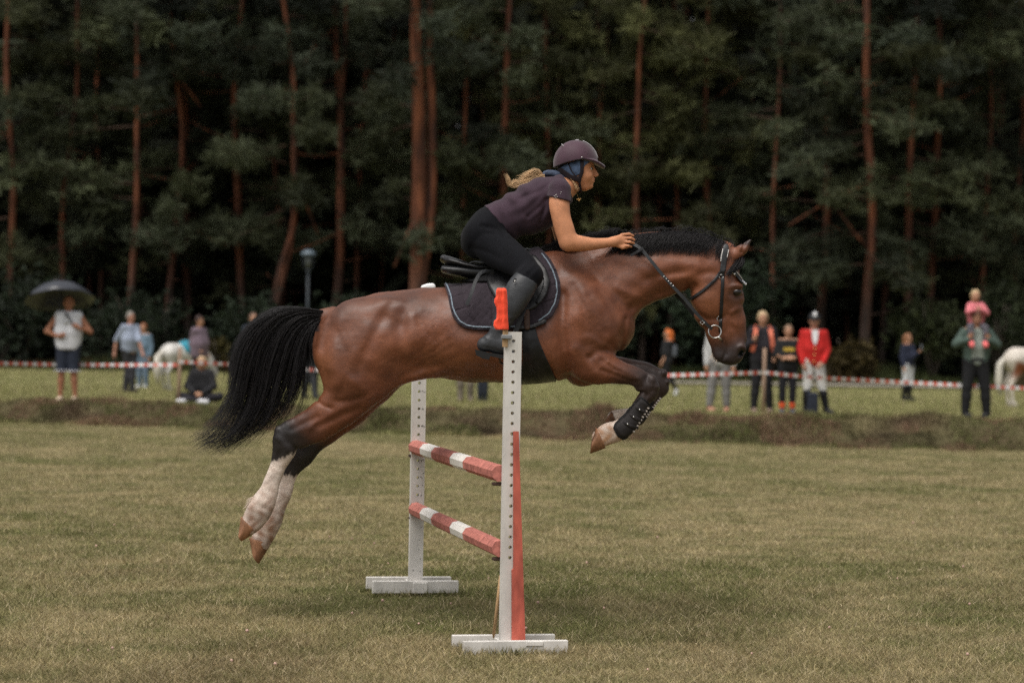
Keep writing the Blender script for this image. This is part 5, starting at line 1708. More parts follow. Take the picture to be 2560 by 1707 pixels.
def holed_post(c, wx, wy, z0, z1, holes, r, mb):
    """square post with round holes drilled through along local y."""
    c = Vector(c)
    cuts = [z0]
    K = 12
    hs = sorted(holes)
    pitch = hs[1] - hs[0]
    L = lambda x, y, z: c + ROT @ Vector((x, y, 0)) + Vector((0, 0, z - c.z))
    def quad(a, b, d, e):
        n = len(mb.v)
        mb.v += [tuple(q) for q in (a, b, d, e)]
        mb.f.append((n, n + 1, n + 2, n + 3))
    x, y = wx / 2, wy / 2
    for s in (-1, 1):
        quad(L(s * x, -y, z0), L(s * x, y, z0), L(s * x, y, z1), L(s * x, -y, z1))
    quad(L(-x, -y, z1), L(x, -y, z1), L(x, y, z1), L(-x, y, z1))
    quad(L(-x, -y, z0), L(x, -y, z0), L(x, y, z0), L(-x, y, z0))
    lo, hi = hs[0] - pitch / 2, hs[-1] + pitch / 2
    for s in (-1, 1):
        quad(L(-x, s * y, z0), L(x, s * y, z0), L(x, s * y, lo), L(-x, s * y, lo))
        quad(L(-x, s * y, hi), L(x, s * y, hi), L(x, s * y, z1), L(-x, s * y, z1))
    for hz in hs:
        ring_i, ring_o = [], []
        p2 = pitch / 2
        for (ox, oz) in ((-x, -p2), (-x / 3, -p2), (x / 3, -p2), (x, -p2), (x, -p2 / 3), (x, p2 / 3), (x, p2), (x / 3, p2), (-x / 3, p2), (-x, p2), (-x, p2 / 3), (-x, -p2 / 3)):
            a = math.atan2(oz, ox)
            ring_i.append((r * math.cos(a), hz + r * math.sin(a)))
            ring_o.append((ox, hz + oz))
        for s in (-1, 1):
            ro = ring_o
            for k in range(K):
                j = (k + 1) % K
                quad(L(ring_i[k][0], s * y, ring_i[k][1]), L(ro[k][0], s * y, ro[k][1]), L(ro[j][0], s * y, ro[j][1]), L(ring_i[j][0], s * y, ring_i[j][1]))
        for k in range(K):
            j = (k + 1) % K
            quad(L(ring_i[k][0], -y, ring_i[k][1]), L(ring_i[j][0], -y, ring_i[j][1]), L(ring_i[j][0], y, ring_i[j][1]), L(ring_i[k][0], y, ring_i[k][1]))

def wing(pt, zg, near):
    lab = 'white drilled wing stand nearest the camera with a red tapered brace' if near else 'white drilled wing stand at the far end of the rails'
    c = Vector((pt[0], pt[1], zg))
    t = thing('wing_stand', lab, 'jump stand', tuple(c), 'wing stands of the jump')
    ztop = zg + 1.56
    holes = [ztop - .045 - .05 * i for i in range(22)]
    mb = MB()
    holed_post(c, .080, .038, zg + .02, ztop, holes, .0088, mb)
    mb.build('post', m_wpaint, t)
    for s, off in ((-1, .010 if near else -.024), (1, .008 if near else -.016)):
        p = c + rail_v * (s * .125) + trav * off + Vector((0, 0, .040))
        MB().box(p, (.515 if near else .505, .036, .072), ROT, .003).build('foot_board', m_wpaint, t)
    p = c + Vector((0, 0, .035))
    MB().box(c + Vector((0, 0, .034)) + rail_v * .0, (.085, .212, .060), ROT, .003).build('cross_block', m_wpaint, t)
    if not near:
        MB().box(c - rail_v * .150 + Vector((0, 0, .036)), (.086, .012, .064), ROT, .003).build('foot_block', m_wpaint, t)
    if near:
        # tapered brace standing behind the right edge of the post
        Yb = pt[1] - .045
        poly = [W(x, y, Yb) for x, y in ((1285, 1078), (1297, 1078), (1314, 1610), (1304, 1618), (1281, 1606), (1281, 1425), (1285, 1420))]
        MB().prism(poly, rail_v, .022).build('brace_board', m_rpaint2, t)
        MB().box(c + rail_v * -.146 + trav * .10 + Vector((0, 0, .062)), (.085, .006, .022), ROT, .002).build('fixing_plate', m_wpaint, t)
    else:
        pen = MB()
        rr = random.Random(3)
        for i, hz in enumerate(holes[1::2]):
            b = c + Vector((0, 0, hz - zg)) - rail_v * .0198
            for q in range(rr.choice((2, 3))):
                o = b + trav * (.018 + .0065 * q) + Vector((0, 0, rr.uniform(-.004, .004)))
                pts = [o + trav * rr.uniform(-.003, .003) + Vector((0, 0, rr.uniform(-.006, .006))) for _ in range(4)]
                pen.tube(pts, .0011, 4)
        for (a, b_) in ((.012, .30), (.02, .19), (.01, .245), (-.02, .13), (.02, .12), (.022, .375), (.026, .62), (.03, .69)):
            o = c + Vector((0, 0, b_)) - rail_v * .0196 + trav * a
            pen.tube([o, o + trav * .006 + Vector((0, 0, rr.uniform(-.01, .01)))], .0016, 4)
        pk = pen.build('height_marks', m_pen, t)
        pk['kind'] = 'stuff'
    return t, c, ztop
zgn, zgf = float(TZ(Nn[0], 11.76)) - .012, float(TZ(Nf[0], 14.1)) + .01
tn, cn, zn = wing((Nn[0], 11.76), zgn, True)
tf, cf, zf_ = wing((Nf[0], 14.10), zgf, False)

def rail(ya, yb, label, seed):
    """octagonal pole; ya at the near end, yb at the far end (photo rows of the centre line)."""
    A = Vector(W(1276, ya, 11.76)) + rail_v * .028
    B = Vector(W(1042, yb, 14.10)) - rail_v * .012 + trav * .010
    A = A - trav * .045
    B = B - trav * .022
    t = thing('rail', label, 'jump rail', tuple((A + B) / 2), 'striped rails of the jump')
    ax = (B - A)
    L = ax.length
    ax = ax / L
    up = Vector((0, 0, 1))
    up = (up - ax * up.dot(ax)).normalized()
    sd = ax.cross(up)
    cuts = [0, .315, .465, .695, .845, 1.0]
    r = .042
    for i in range(5):
        m = MB()
        v, f = [], []
        g = .0008
        for q in (cuts[i] * L + (g if i else 0), cuts[i + 1] * L - (g if i < 4 else 0)):
            for k in range(8):
                a = 2 * math.pi * (k + .5) / 8 + seed
                v.append(A + ax * q + (sd * math.cos(a) + up * math.sin(a)) * r)
        f = [(k, (k + 1) % 8, 8 + (k + 1) % 8, 8 + k) for k in range(8)] + [tuple(range(7, -1, -1)), tuple(range(8, 16))]
        m.add(v, f)
        m.build('red_band' if i % 2 == 0 else 'white_band', m_rpaint if i % 2 == 0 else m_rail_w, t)
    for e, off in ((A, .006), (B, -.0)):
        pass
    return A, B
a1, b1 = rail(1184, 1117, 'upper red and white striped rail below the horse', .10)
a2, b2 = rail(1372, 1272, 'lower red and white striped rail near the grass', .22)
m_cup = mat('cup_iron', (.06, .035, .028), rough=.7, var=.4, metal=.3)
for tt, pts_ in ((tn, (a1, a2)), (tf, (b1, b2))):
    for p in pts_:
        q = Vector(p) + Vector((0, 0, -.052)) + (rail_v * .030 if tt is tn else rail_v * .030)
        MB().box(q, (.060, .050, .016), ROT, .004).build('rail_cup', m_cup, tt)

# longer grass left standing round the feet of the stands
gx, gy = [], []
for c_ in (cn, cf):
    for _ in range(900):
        a_, b_ = rnd.uniform(-.30, .30), rnd.choice((-.148, -.146, -.10, .10, .15)) + rnd.uniform(-.02, .004)
        p_ = c_ + trav * a_ + rail_v * b_
        gx.append(p_.x)
        gy.append(p_.y)
gx, gy = np.array(gx), np.array(gy)
blades('tall_grass', gx, gy, RNG.uniform(.025, .062, len(gx)), np.full(len(gx), .005), RNG.uniform(.2, 1.0, len(gx)), blade_col(gx, gy), 'longer grass standing round the feet of the jump stands')

# flags
fl = thing('flag', 'orange red cloth flag wrapped on a short stick taped to the near stand', 'flag', tuple(W(1262, 866, 11.72)), 'flags of the jump')
Yf = 11.725
MB().box((W(1263, 815, Yf) + W(1263, 866, Yf)) / 2, (.026, .012, .105), ROT, .002).build('stick', m_pine_w, fl)
_fy = np.array([720, 726, 742, 748, 757, 768, 780, 797, 802, 814, 819, 824], float)
_fl = np.array([1244, 1240, 1240, 1236, 1236, 1241, 1242, 1241, 1235, 1234, 1236, 1240], float)
_fr = np.array([1264, 1267, 1268, 1268, 1269, 1269, 1269, 1270, 1270, 1271, 1271, 1271], float)
yy_ = np.linspace(720, 824, 40)
NC = 22
vv, ff = [], []
for sgn in (-1, 1):
    for a, yv in enumerate(yy_):
        l, r_ = np.interp(yv, _fy, _fl), np.interp(yv, _fy, _fr)
        for c_ in range(NC):
            q = c_ / (NC - 1)
            pl_ = .0022 * math.sin(q * 12 + .3 * math.sin(yv * .09)) + .0007 * math.sin(yv * .27) - .005 * math.exp(-((q - .55) / .07) ** 2)
            th_ = .017 * math.sqrt(max(0, 1 - (2 * q - 1) ** 4)) * min(1, (yv - 719) / 6)
            vv.append(W(l + (r_ - l) * q, yv, Yf + sgn * (th_ + pl_ * (1 if 0 < c_ < NC - 1 else 0))))
N1 = 40 * NC
for s_i in (0, 1):
    for a in range(39):
        for c_ in range(NC - 1):
            b_ = s_i * N1 + a * NC + c_
            ff.append((b_, b_ + 1, b_ + NC + 1, b_ + NC) if s_i == 0 else (b_, b_ + NC, b_ + NC + 1, b_ + 1))
for a in range(39):
    for c_ in (0, NC - 1):
        b_ = a * NC + c_
        ff.append((b_, b_ + NC, N1 + b_ + NC, N1 + b_))
for c_ in range(NC - 1):
    for a in (0, 39):
        b_ = a * NC + c_
        ff.append((b_, b_ + 1, N1 + b_ + 1, N1 + b_))
_fm = MB().add(vv, ff)
_fm.build('cloth', mat('orange_cloth', (.85, .082, .036), rough=.8, var=.15, scale=16, bump=.0008, bscale=150), fl, smooth=True)
MB().box(W(1266, 842, Yf - .004), (.050, .032, .020), ROT, .003).build('tape_band', mat('grey_tape', (.22, .23, .24), rough=.45, var=.15), fl)
fw = thing('flag', 'small white cloth flag on the far stand showing above the horse back', 'flag', tuple(W(1070, 760, 14.1)), 'flags of the jump')
MB().box((W(1071, 722, 14.1) + W(1066, 840, 14.1)) / 2, (.022, .012, .30), ROT, .002).build('stick', m_pine_w, fw)
FW = Field(W(1040, 735, 14.1) + [0, -.05, 0], W(1095, 700, 14.1) + [0, .05, 0], .004)
FW.planar([(1059, 712, 1062, 728, .02, 0), (1069, 709, 1070, 728, .026, 0), (1080, 708, 1080, 726, .02, 0)], k=0, n=3, Y0=14.1)
FW.build('cloth', mat('white_cloth', (.80, .80, .80), rough=.8, var=.08), fw)
# stick leaning on the near stand
sk = MB().tube([W(1233, 1594, 11.86), W(1243, 1515, 11.84), W(1252, 1438, 11.80)], [.0075, .0085, .0085], 6)
so = sk.build('stick', m_pine_w, smooth=True, origin=W(1233, 1594, 11.86))
tag(so, 'thin bare wooden stick leaning against the near stand', 'stick')
# ================================================================== spectators, tape, other horses
JD = dict(head=(0, 0, 1.63), neck=(0, .01, 1.47), sh=(.175, .01, 1.42), el=(.235, .03, 1.13), wr=(.245, -.05, .88), hand=(.245, -.07, .80),
          hip=(.085, 0, .93), kn=(.10, -.01, .50), an=(.10, .03, .075), toe=(.115, -.125, .035))
PEOPLE_G = 'spectators behind the tape'
SKIN = (.40, .215, .135)
def person(label, px, d, H, wear, yaw=0.0, J=None, skin=SKIN, hair=None, fat=1.0, group=PEOPLE_G, base=None, seated=False, hairm=None, hair_long=0, hsc=1.0):
    s = H / 1.75
    X = W(px, 900, d)[0]
    org = np.array([X, d, float(TZ(X, d))]) if base is None else np.array(base)
    t = thing('person', label, 'person', tuple(org), group)
    c, sn = math.cos(yaw), math.sin(yaw)
    rot = lambda p: np.array([c * p[0] - sn * p[1], sn * p[0] + c * p[1], p[2]])
    P = {'head': rot(JD['head']), 'neck': rot(JD['neck'])}
    for k in ('sh', 'el', 'wr', 'hand', 'hip', 'kn', 'an', 'toe'):
        for sd, q in (('l', -1), ('r', 1)):                     # l / r as seen in the picture for yaw 0
            P[k + sd] = rot((q * JD[k][0], JD[k][1], JD[k][2]))
    if J:
        for k, v in J.items():
            P[k] = np.array(v, float)
    P = {k: v * s + org for k, v in P.items()}
    fd = rot((0, -1, 0))
    pel = (P['hipl'] + P['hipr']) / 2
    shm = (P['shl'] + P['shr']) / 2
    allp = np.array(list(P.values()))
    lo, hi = allp.min(0) - .20 * s, allp.max(0) + .20 * s
    hres = .0195
    def add(F, part, inf, sides=('l', 'r')):
        r = lambda q: (q * s + inf)
        f = fat
        if part == 'torso':
            for sd in ('l', 'r'):
                a = pel * .35 + P['hip' + sd] * .65
                b = shm * .5 + P['sh' + sd] * .5 - np.array([0, 0, .06 * s])
                m = (a + b) / 2 + fd * .02 * f * s
                F.cone(a, m, r(.105 * f), r(.112 * f), .03)
                F.cone(m, b, r(.112 * f), r(.100), .03)
            F.cone(P['shl'] * .75 + shm * .25, P['shr'] * .75 + shm * .25, r(.062), r(.062), .05)
        elif part == 'neck':
            F.cone(shm + [0, 0, .02 * s], P['head'] - [0, 0, .05 * s], r(.058), r(.052), .03)
        elif part == 'head':
            F.ell(P['head'] + [0, 0, .015 * s], (r(.080 * hsc), r(.092 * hsc), r(.108 * hsc)), .01)
            F.ell(P['head'] + fd * .03 * s - np.array([0, 0, .05 * s]), (r(.058 * hsc), r(.06 * hsc), r(.070 * hsc)), .03)
            if inf == 0:
                F.ell(P['head'] + fd * .098 * s - np.array([0, 0, .015 * s]), (.016 * s, .016 * s, .02 * s), .01)
                for q in (-1, 1):
                    F.ell(P['head'] + rot((q * .085, .01, -.01)) * s, (.018 * s, .02 * s, .03 * s), .008)
                    F.ell(P['head'] + (fd * .088 + rot((q * .033, 0, .012))) * s, (.016 * s, .014 * s, .010 * s), .006, op='cut')
        else:
            for sd in sides:
                g = lambda k: P[k + sd]
                if part == 'uarm':
                    F.cone(g('sh'), g('el'), r(.055), r(.044), .03)
                elif part == 'farm':
                    F.cone(g('el'), g('wr'), r(.044), r(.029), .015)
                elif part == 'hand':
                    a, b = g('wr'), g('hand')
                    dr = (b - a) / (np.linalg.norm(b - a) + 1e-9)
                    sidev = np.cross(dr, fd)
                    sidev = sidev / (np.linalg.norm(sidev) + 1e-9)
                    F.cone(a, b, r(.028), r(.034), .01)
                    for q in range(4):
                        b0 = b + sidev * (q - 1.5) * .019 * s
                        m_ = b0 + dr * (.045 - .004 * abs(q - 1)) * s
                        F.cone(b0, m_, .0105 * s, .010 * s, .004)
                        F.cone(m_, m_ + dr * .028 * s + fd * .018 * s, .010 * s, .009 * s, .004)
                    F.cone(a * .5 + b * .5 + sidev * .03 * s, b + sidev * .055 * s + dr * .012 * s, .012 * s, .010 * s, .006)
                elif part == 'thigh':
                    F.cone(g('hip') + [0, 0, 0], g('kn'), r(.090 * (.6 + .4 * f)), r(.060), .03)
                elif part == 'pelvis':
                    F.cone(pel * .4 + g('hip') * .6 + [0, 0, .05 * s], g('hip'), r(.105 * (.5 + .5 * f)), r(.098), .03)
                elif part == 'calf':
                    mid = g('kn') * .65 + g('an') * .35
                    F.cone(g('kn'), mid, r(.056), r(.056), .02)
                    F.cone(mid, g('an'), r(.056), r(.036), .02)
                elif part == 'foot':
                    F.cone(g('an') - [0, 0, .02 * s], g('toe'), r(.040), r(.034), .015)
    F = Field(lo, hi, hres)
    for part in ('torso', 'pelvis', 'neck', 'head', 'uarm', 'farm', 'hand', 'thigh', 'calf', 'foot'):
        add(F, part, 0.0)
    F.build('body', mat('skin_%d_%d' % (int(skin[0] * 100), int(skin[2] * 100)), skin, rough=.55, var=.08), t)
    objs = {'root': t, 'P': P, 'org': org, 's': s, 'fd': fd, 'rot': rot}
    for w in wear:
        name, parts, inf, col = w[:4]
        opt = w[4] if len(w) > 4 else {}
        for sides in ((('l',), ('r',)) if set(parts) <= {'foot', 'calf'} else (('l', 'r'),)):
            F = Field(lo, hi, hres)
            for part in parts:
                add(F, part, inf, sides)
            Z = F.ax[2][None, None, :]
            if 'zmin' in opt:
                F.F = np.maximum(F.F, (org[2] + opt['zmin'] * s - Z).astype(np.float32))
            if 'zmax' in opt:
                F.F = np.maximum(F.F, (Z - org[2] - opt['zmax'] * s).astype(np.float32))
            if 'front' in opt:                                     # open front: cut a slab out of the front
                Xg = F.ax[0][:, None, None] - P['neck'][0]
                Yg = F.ax[1][None, :, None] - P['neck'][1]
                al = Xg * -fd[1] + Yg * fd[0]
                fr = Xg * fd[0] + Yg * fd[1]
                F.F = np.maximum(F.F, np.minimum(opt['front'] * s - np.abs(al), fr + .02) + 0 * Z).astype(np.float32)
            m_ = mat('cloth_' + name + '_%d_%d_%d' % tuple(int(q * 999) for q in col), col, rough=opt.get('rough', .85), var=opt.get('var', .2), scale=opt.get('scale', 9), bump=.002, bscale=40)
            objs[name] = F.build(name, m_, t)
    if hair:
        F = Field(P['head'] - .28 * s, P['head'] + .22 * s, .016)
        F.ell(P['head'] + np.array([0, 0, .022 * s]) - fd * .012 * s, (.092 * s * hsc, .098 * s * hsc, .112 * s * hsc), 0)
        # keep the face free
        F.ell(P['head'] + fd * .075 * s - np.array([0, 0, .045 * s]), (.088 * s * hsc, .088 * s * hsc, .098 * s * hsc), .01, op='cut')
        if hair_long:
            F.cone(P['head'] - fd * .06 * s, P['head'] - fd * .075 * s - np.array([0, 0, hair_long * s]), .100 * s, .085 * s, .02)
        F.build('hair', mat('hair_%d_%d' % (int(hair[0] * 999), int(hair[2] * 999)), hair, rough=.6, var=.3, scale=30, bump=.003, bscale=60), t)
    eyes = mat('far_eye', (.02, .015, .012), rough=.2, var=0)
    for q in (-1, 1):
        MB().ball(P['head'] + (fd * .080 + rot((q * .033, 0, .012))) * s, .012 * s, 8, 6).build('eye', eyes, t, smooth=True)
    MB().ball(P['head'] + (fd * .086 - np.array([0, 0, .062])) * s, (.024 * s, .012 * s, .006 * s), 8, 6).build('mouth', mat('far_lip', (.28, .10, .08), rough=.5, var=.1), t, smooth=True)
    return objs

TOPS = ['torso', 'uarm']
TOPL = ['torso', 'uarm', 'farm']
LEGS = ['pelvis', 'thigh', 'calf']
BLACK = (.012, .012, .014)

# man under the umbrella
u = person('man in white sleeveless shirt and navy shorts standing under the black umbrella', 170, 42.4, 1.86,
           [('shirt', ['torso'], .038, (.62, .63, .66), {'zmin': .86, 'zmax': 1.50}), ('shorts', LEGS, .028, (.022, .028, .045), {'zmin': .50, 'zmax': 1.0}), ('shoe', ['foot'], .012, (.50, .40, .30))],
           J={'ell': (-.36, .0, 1.16), 'wrl': (-.14, -.18, 1.08), 'handl': (-.07, -.2, 1.10), 'elr': (.36, 0, 1.16), 'wrr': (.22, -.18, 1.22), 'handr': (.15, -.2, 1.25), 'anl': (-.12, .02, .075), 'anr': (.13, .02, .075)}, fat=1.1,
           skin=(.34, .15, .085))
s_, o_ = u['s'], u['org']
MB().box(o_ + np.array([0.0, -.135, 1.26]) * s_, (.16, .01, .11), None, .002).build('shirt_print', mat('print_grey', (.25, .25, .20), rough=.8, var=.5, scale=40), u['root'])
for q in (-1, 1):
    MB().tube([o_ + np.array([q * .10 + .115 * math.cos(a), -.01 + .115 * math.sin(a), .515]) * s_ for a in np.linspace(0, 6.2832, 16)], .012, 5, cap=False).build('hem_trim', mat('hem_white', (.55, .55, .6), rough=.8), u['root'], smooth=True)
MB().tube([o_ + np.array(p) * s_ for p in ((-.04, -.10, 1.47), (.02, -.155, 1.40), (.09, -.17, 1.30), (.15, -.2, 1.24))], .016, 6).build('shoulder_strap', mat('strap_black', BLACK, rough=.7), u['root'], smooth=True)
um = thing('umbrella', 'open black umbrella held over the man in the white sleeveless shirt', 'umbrella', tuple(o_ + np.array([-.10, -.2, 1.1]) * s_))
hub = W(148, 706, 42.5)
grip = o_ + np.array([-.08, -.2, 1.02]) * s_
axv = Vector(hub - grip).normalized()
e1 = Vector((1, 0, 0)) - axv * axv.x
e1.normalize()
e2 = axv.cross(e1)
K, Rr = 8, .63
vv, ff = [], []
for k in range(K * 4):
    a = 2 * math.pi * k / (K * 4)
    sc = 1 - .055 * abs(math.sin(a * K / 2)) ** .8
    for j in range(7):
        q = j / 6
        rr_ = Rr * q * (1 - (1 - sc) * q)
        vv.append(Vector(hub) + (e1 * math.cos(a) + e2 * math.sin(a)) * rr_ - axv * (.34 * q ** 2.2))
n7 = K * 4
for k in range(n7):
    k2 = (k + 1) % n7
    ff += [(k * 7 + j, k * 7 + j + 1, k2 * 7 + j + 1, k2 * 7 + j) for j in range(6)]
cn_ = mesh_obj('canopy', vv, ff, mat('umbrella_cloth', (.024, .027, .037), rough=.3, var=.15, scale=5, spec=.6), um)
sd_ = cn_.modifiers.new('solid', 'SOLIDIFY')
sd_.thickness = .004
MB().tube([grip, hub, Vector(hub) + axv * .05], [.011, .008, .005], 6).build('shaft', mat('umbrella_shaft', (.03, .03, .035), rough=.4), um, smooth=True)
for k in range(K):
    a = 2 * math.pi * k / K
    pts = [Vector(hub) + (e1 * math.cos(a) + e2 * math.sin(a)) * Rr * q - axv * (.34 * q ** 2.2 + .012) for q in (0.02, .4, .75, .98)]
    MB().tube(pts, .005, 4).build('rib', mat('umbrella_shaft', BLACK), um)

person('grey haired man in a light checked shirt and dark trousers walking right', 325, 53, 1.78,
       [('shirt', TOPS, .020, (.27, .31, .40), {'zmin': .88, 'zmax': 1.48, 'scale': 60, 'var': .35}), ('trousers', LEGS, .020, (.035, .035, .042), {'zmin': .06, 'zmax': 1.0}), ('shoe', ['foot'], .01, (.03, .025, .022))],
       yaw=.9, fat=1.25, hair=(.22, .20, .18),
       J={'ell': (-.30, .0, 1.13), 'wrl': (-.33, -.02, .88), 'handl': (-.33, -.03, .80), 'elr': (.20, -.1, 1.13), 'wrr': (.28, -.16, .90), 'handr': (.31, -.18, .83), 'knl': (-.04, 0, .5), 'anl': (-.10, .05, .09), 'toel': (.0, -.02, .04), 'knr': (.06, -.03, .5), 'anr': (.06, 0, .08), 'toer': (.17, -.04, .04)}, skin=(.40, .20, .14))
person('person in pale blue denim partly hidden behind the man in the checked shirt', 357, 60, 1.62,
       [('jacket', TOPL, .02, (.12, .18, .24), {'zmin': .8, 'zmax': 1.46}), ('trousers', LEGS, .022, (.12, .17, .23), {'zmin': .06, 'zmax': .95}), ('shoe', ['foot'], .01, (.55, .55, .55))], yaw=-.4, hair=(.20, .07, .03))
person('dark haired woman in a mauve hoodie standing with the grazing grey horse', 497, 50, 1.68,
       [('hoodie', TOPL, .030, (.155, .115, .145), {'zmin': .82, 'zmax': 1.50}), ('trousers', LEGS, .015, BLACK, {'zmin': .06, 'zmax': .95}), ('shoe', ['foot'], .01, (.05, .05, .05))],
       yaw=1.2, fat=1.25, hair=(.03, .014, .012), J={'ell': (-.16, .05, 1.13), 'wrl': (-.02, -.15, 1.0), 'handl': (.06, -.18, .98), 'elr': (.10, .1, 1.13), 'wrr': (.14, .1, .95), 'handr': (.18, .1, .9)})
person('blond girl in black sitting cross legged on the bank below the mauve hoodie', 505, 42.9, 1.62,
       [('jacket', TOPL, .025, BLACK, {'zmin': .06}), ('trousers', LEGS, .018, (.014, .013, .018)), ('shoe', ['foot'], .014, (.55, .55, .58))],
       hair=(.42, .29, .17), hair_long=.16,
       J={'head': (0, -.03, .79), 'neck': (0, 0, .63), 'shl': (-.165, .0, .58), 'shr': (.165, .0, .58), 'ell': (-.25, -.12, .34), 'elr': (.25, -.12, .34), 'wrl': (-.10, -.34, .22), 'wrr': (.08, -.34, .22), 'handl': (-.03, -.38, .2), 'handr': (.02, -.38, .18),
          'hipl': (-.09, .02, .10), 'hipr': (.09, .02, .10), 'knl': (-.38, -.22, .15), 'knr': (.38, -.22, .15), 'anl': (-.02, -.38, .08), 'anr': (-.22, -.40, .07), 'toel': (.16, -.42, .05), 'toer': (-.38, -.42, .05)})
person('man in a black and teal jacket seen behind the horse tail', 632, 52, 1.78,
       [('jacket', TOPL, .025, (.016, .020, .030), {'zmin': .85, 'zmax': 1.5}), ('collar', ['neck'], .02, (.02, .18, .28), {'zmin': 1.40, 'zmax': 1.53}), ('trousers', LEGS, .02, BLACK, {'zmin': .06, 'zmax': 1.0}), ('shoe', ['foot'], .01, BLACK)],
       yaw=.5, hair=(.12, .07, .05))
person('person in dark trousers walking behind the horse rump', 772, 49, 1.80,
       [('jacket', TOPL, .02, (.05, .04, .045), {'zmin': .85, 'zmax': 1.5}), ('trousers', LEGS, .02, (.03, .032, .037), {'zmin': .06, 'zmax': 1.0}), ('shoe', ['foot'], .01, BLACK)],
       yaw=.4, hair=(.16, .11, .08), J={'knl': (-.02, -.02, .5), 'anl': (-.10, .1, .08), 'toel': (-.02, .04, .04), 'anr': (.14, -.08, .08), 'toer': (.22, -.16, .04)})
c_ = person('person in camouflage trousers standing behind the rails under the horse belly', 1165, 50, 1.78,
            [('jacket', TOPL, .02, (.05, .055, .035), {'zmin': .85, 'zmax': 1.5, 'var': .6, 'scale': 14}), ('trousers', LEGS, .026, (.17, .145, .115), {'zmin': .06, 'zmax': 1.0, 'var': .75, 'scale': 16}), ('shoe', ['foot'], .014, (.16, .13, .10))], hair=(.08, .05, .03))
person('small child in a yellow top and dark trousers beside the camouflage trousers', 1208, 49.6, 1.00,
       [('top', TOPS, .025, (.62, .32, .02), {'zmin': .80, 'zmax': 1.48}), ('trousers', LEGS, .025, (.02, .024, .035), {'zmin': .06, 'zmax': 1.0}), ('shoe', ['foot'], .012, BLACK)], hair=(.2, .12, .06), hsc=1.3)
o = person('woman with long orange hair and black clothes walking left below the horse muzzle', 1668, 62, 1.70,
           [('shirt', TOPS, .018, BLACK, {'zmin': .88, 'zmax': 1.46}), ('trousers', LEGS, .012, BLACK, {'zmin': .06, 'zmax': 1.0}), ('shoe', ['foot'], .014, (.65, .65, .68))],
           yaw=-1.25, hair=(.62, .15, .03), hair_long=.34,
           J={'elr': (-.02, -.12, 1.12), 'wrr': (-.12, -.12, .92), 'handr': (-.16, -.12, .86), 'knr': (-.05, -.03, .5), 'anr': (-.10, 0, .08), 'toer': (-.2, 0, .04), 'knl': (.05, .03, .5), 'anl': (.26, .05, .18), 'toel': (.24, .05, .04)})
MB().box(o['org'] + np.array([.17, -.02, 1.15]), (.13, .26, .30), None, .03).build('backpack', mat('backpack', (.10, .11, .13), rough=.7, var=.5), o['root'])
person('person in grey jogging trousers hidden to the chest by the horse head', 1800, 43.6, 1.72,
       [('top', TOPL, .025, (.40, .40, .40), {'zmin': .82, 'zmax': 1.48}), ('trousers', LEGS, .026, (.18, .175, .17), {'zmin': .10, 'zmax': 1.0}), ('shoe', ['foot'], .012, (.40, .20, .14))], hair=(.5, .45, .38),
       J={'anl': (-.18, .02, .075), 'anr': (.14, .02, .075), 'knl': (-.14, 0, .5), 'knr': (.12, 0, .5)})
v = person('fair haired person in black with orange straps over both shoulders', 1905, 43.2, 1.82,
           [('top', TOPL, .022, (.014, .012, .016), {'zmin': .80, 'zmax': 1.5}), ('trousers', LEGS, .022, BLACK, {'zmin': .06, 'zmax': 1.0}), ('shoe', ['foot'], .014, (.20, .14, .11))], hair=(.46, .34, .20),
           J={'ell': (-.26, .02, 1.15), 'wrl': (-.17, -.16, 1.22), 'handl': (-.15, -.18, 1.28), 'elr': (.27, .0, 1.13), 'wrr': (.22, -.16, 1.0), 'handr': (.20, -.18, .94), 'anl': (-.13, .02, .075), 'anr': (.15, .02, .075)})
for q in (-1, 1):
    MB().ribbon([v['org'] + np.array(p) * v['s'] for p in ((q * .10, .02, 1.505), (q * .125, -.10, 1.44), (q * .14, -.155, 1.32), (q * .165, -.155, 1.15), (q * .18, -.12, 1.06))], (0, -1, .1), .075, .012).build('orange_strap', mat('hi_vis_orange', (.58, .15, .085), rough=.6, var=.1), v['root'])
k_ = person('child in a black printed shirt with folded arms and orange socks', 1970, 42.9, 1.58,
            [('shirt', TOPS, .022, (.012, .012, .013), {'zmin': .85, 'zmax': 1.46}), ('leggings', LEGS, .012, (.012, .012, .016), {'zmin': .16, 'zmax': 1.0}), ('sock', ['calf'], .018, (.70, .10, .03), {'zmin': .11, 'zmax': .23}), ('shoe', ['foot'], .014, (.06, .07, .09))],
            hair=(.17, .11, .07), J={'ell': (-.25, -.02, 1.16), 'wrl': (.0, -.20, 1.08), 'handl': (.08, -.20, 1.10), 'elr': (.25, -.02, 1.16), 'wrr': (.0, -.17, 1.12), 'handr': (-.09, -.19, 1.09)})
MB().box(k_['org'] + np.array([0, -.148, 1.27]) * k_['s'], (.19, .008, .06), None, .002).build('shirt_print', mat('print_yellow', (.50, .34, .05), rough=.8, var=.5, scale=50), k_['root'])
r = person('young rider in a red show coat white breeches and black boots', 2034, 42.8, 1.78,
           [('coat', TOPL, .016, (.44, .016, .014), {'zmin': .80, 'zmax': 1.48}), ('breeches', LEGS, .014, (.62, .61, .60), {'zmin': .40, 'zmax': 1.0}), ('riding_boot', ['calf', 'foot'], .018, (.008, .008, .010), {'zmax': .44, 'rough': .4})],
           J={'ell': (-.24, .0, 1.13), 'wrl': (-.20, -.1, .90), 'handl': (-.17, -.12, .83), 'elr': (.24, 0, 1.13), 'wrr': (.15, -.16, .92), 'handr': (.08, -.18, .85), 'anl': (-.12, .02, .075), 'knr': (.15, 0, .5), 'anr': (.24, .0, .075), 'toer': (.32, -.1, .035)}, skin=(.38, .20, .14))
rp = r['P']['head']
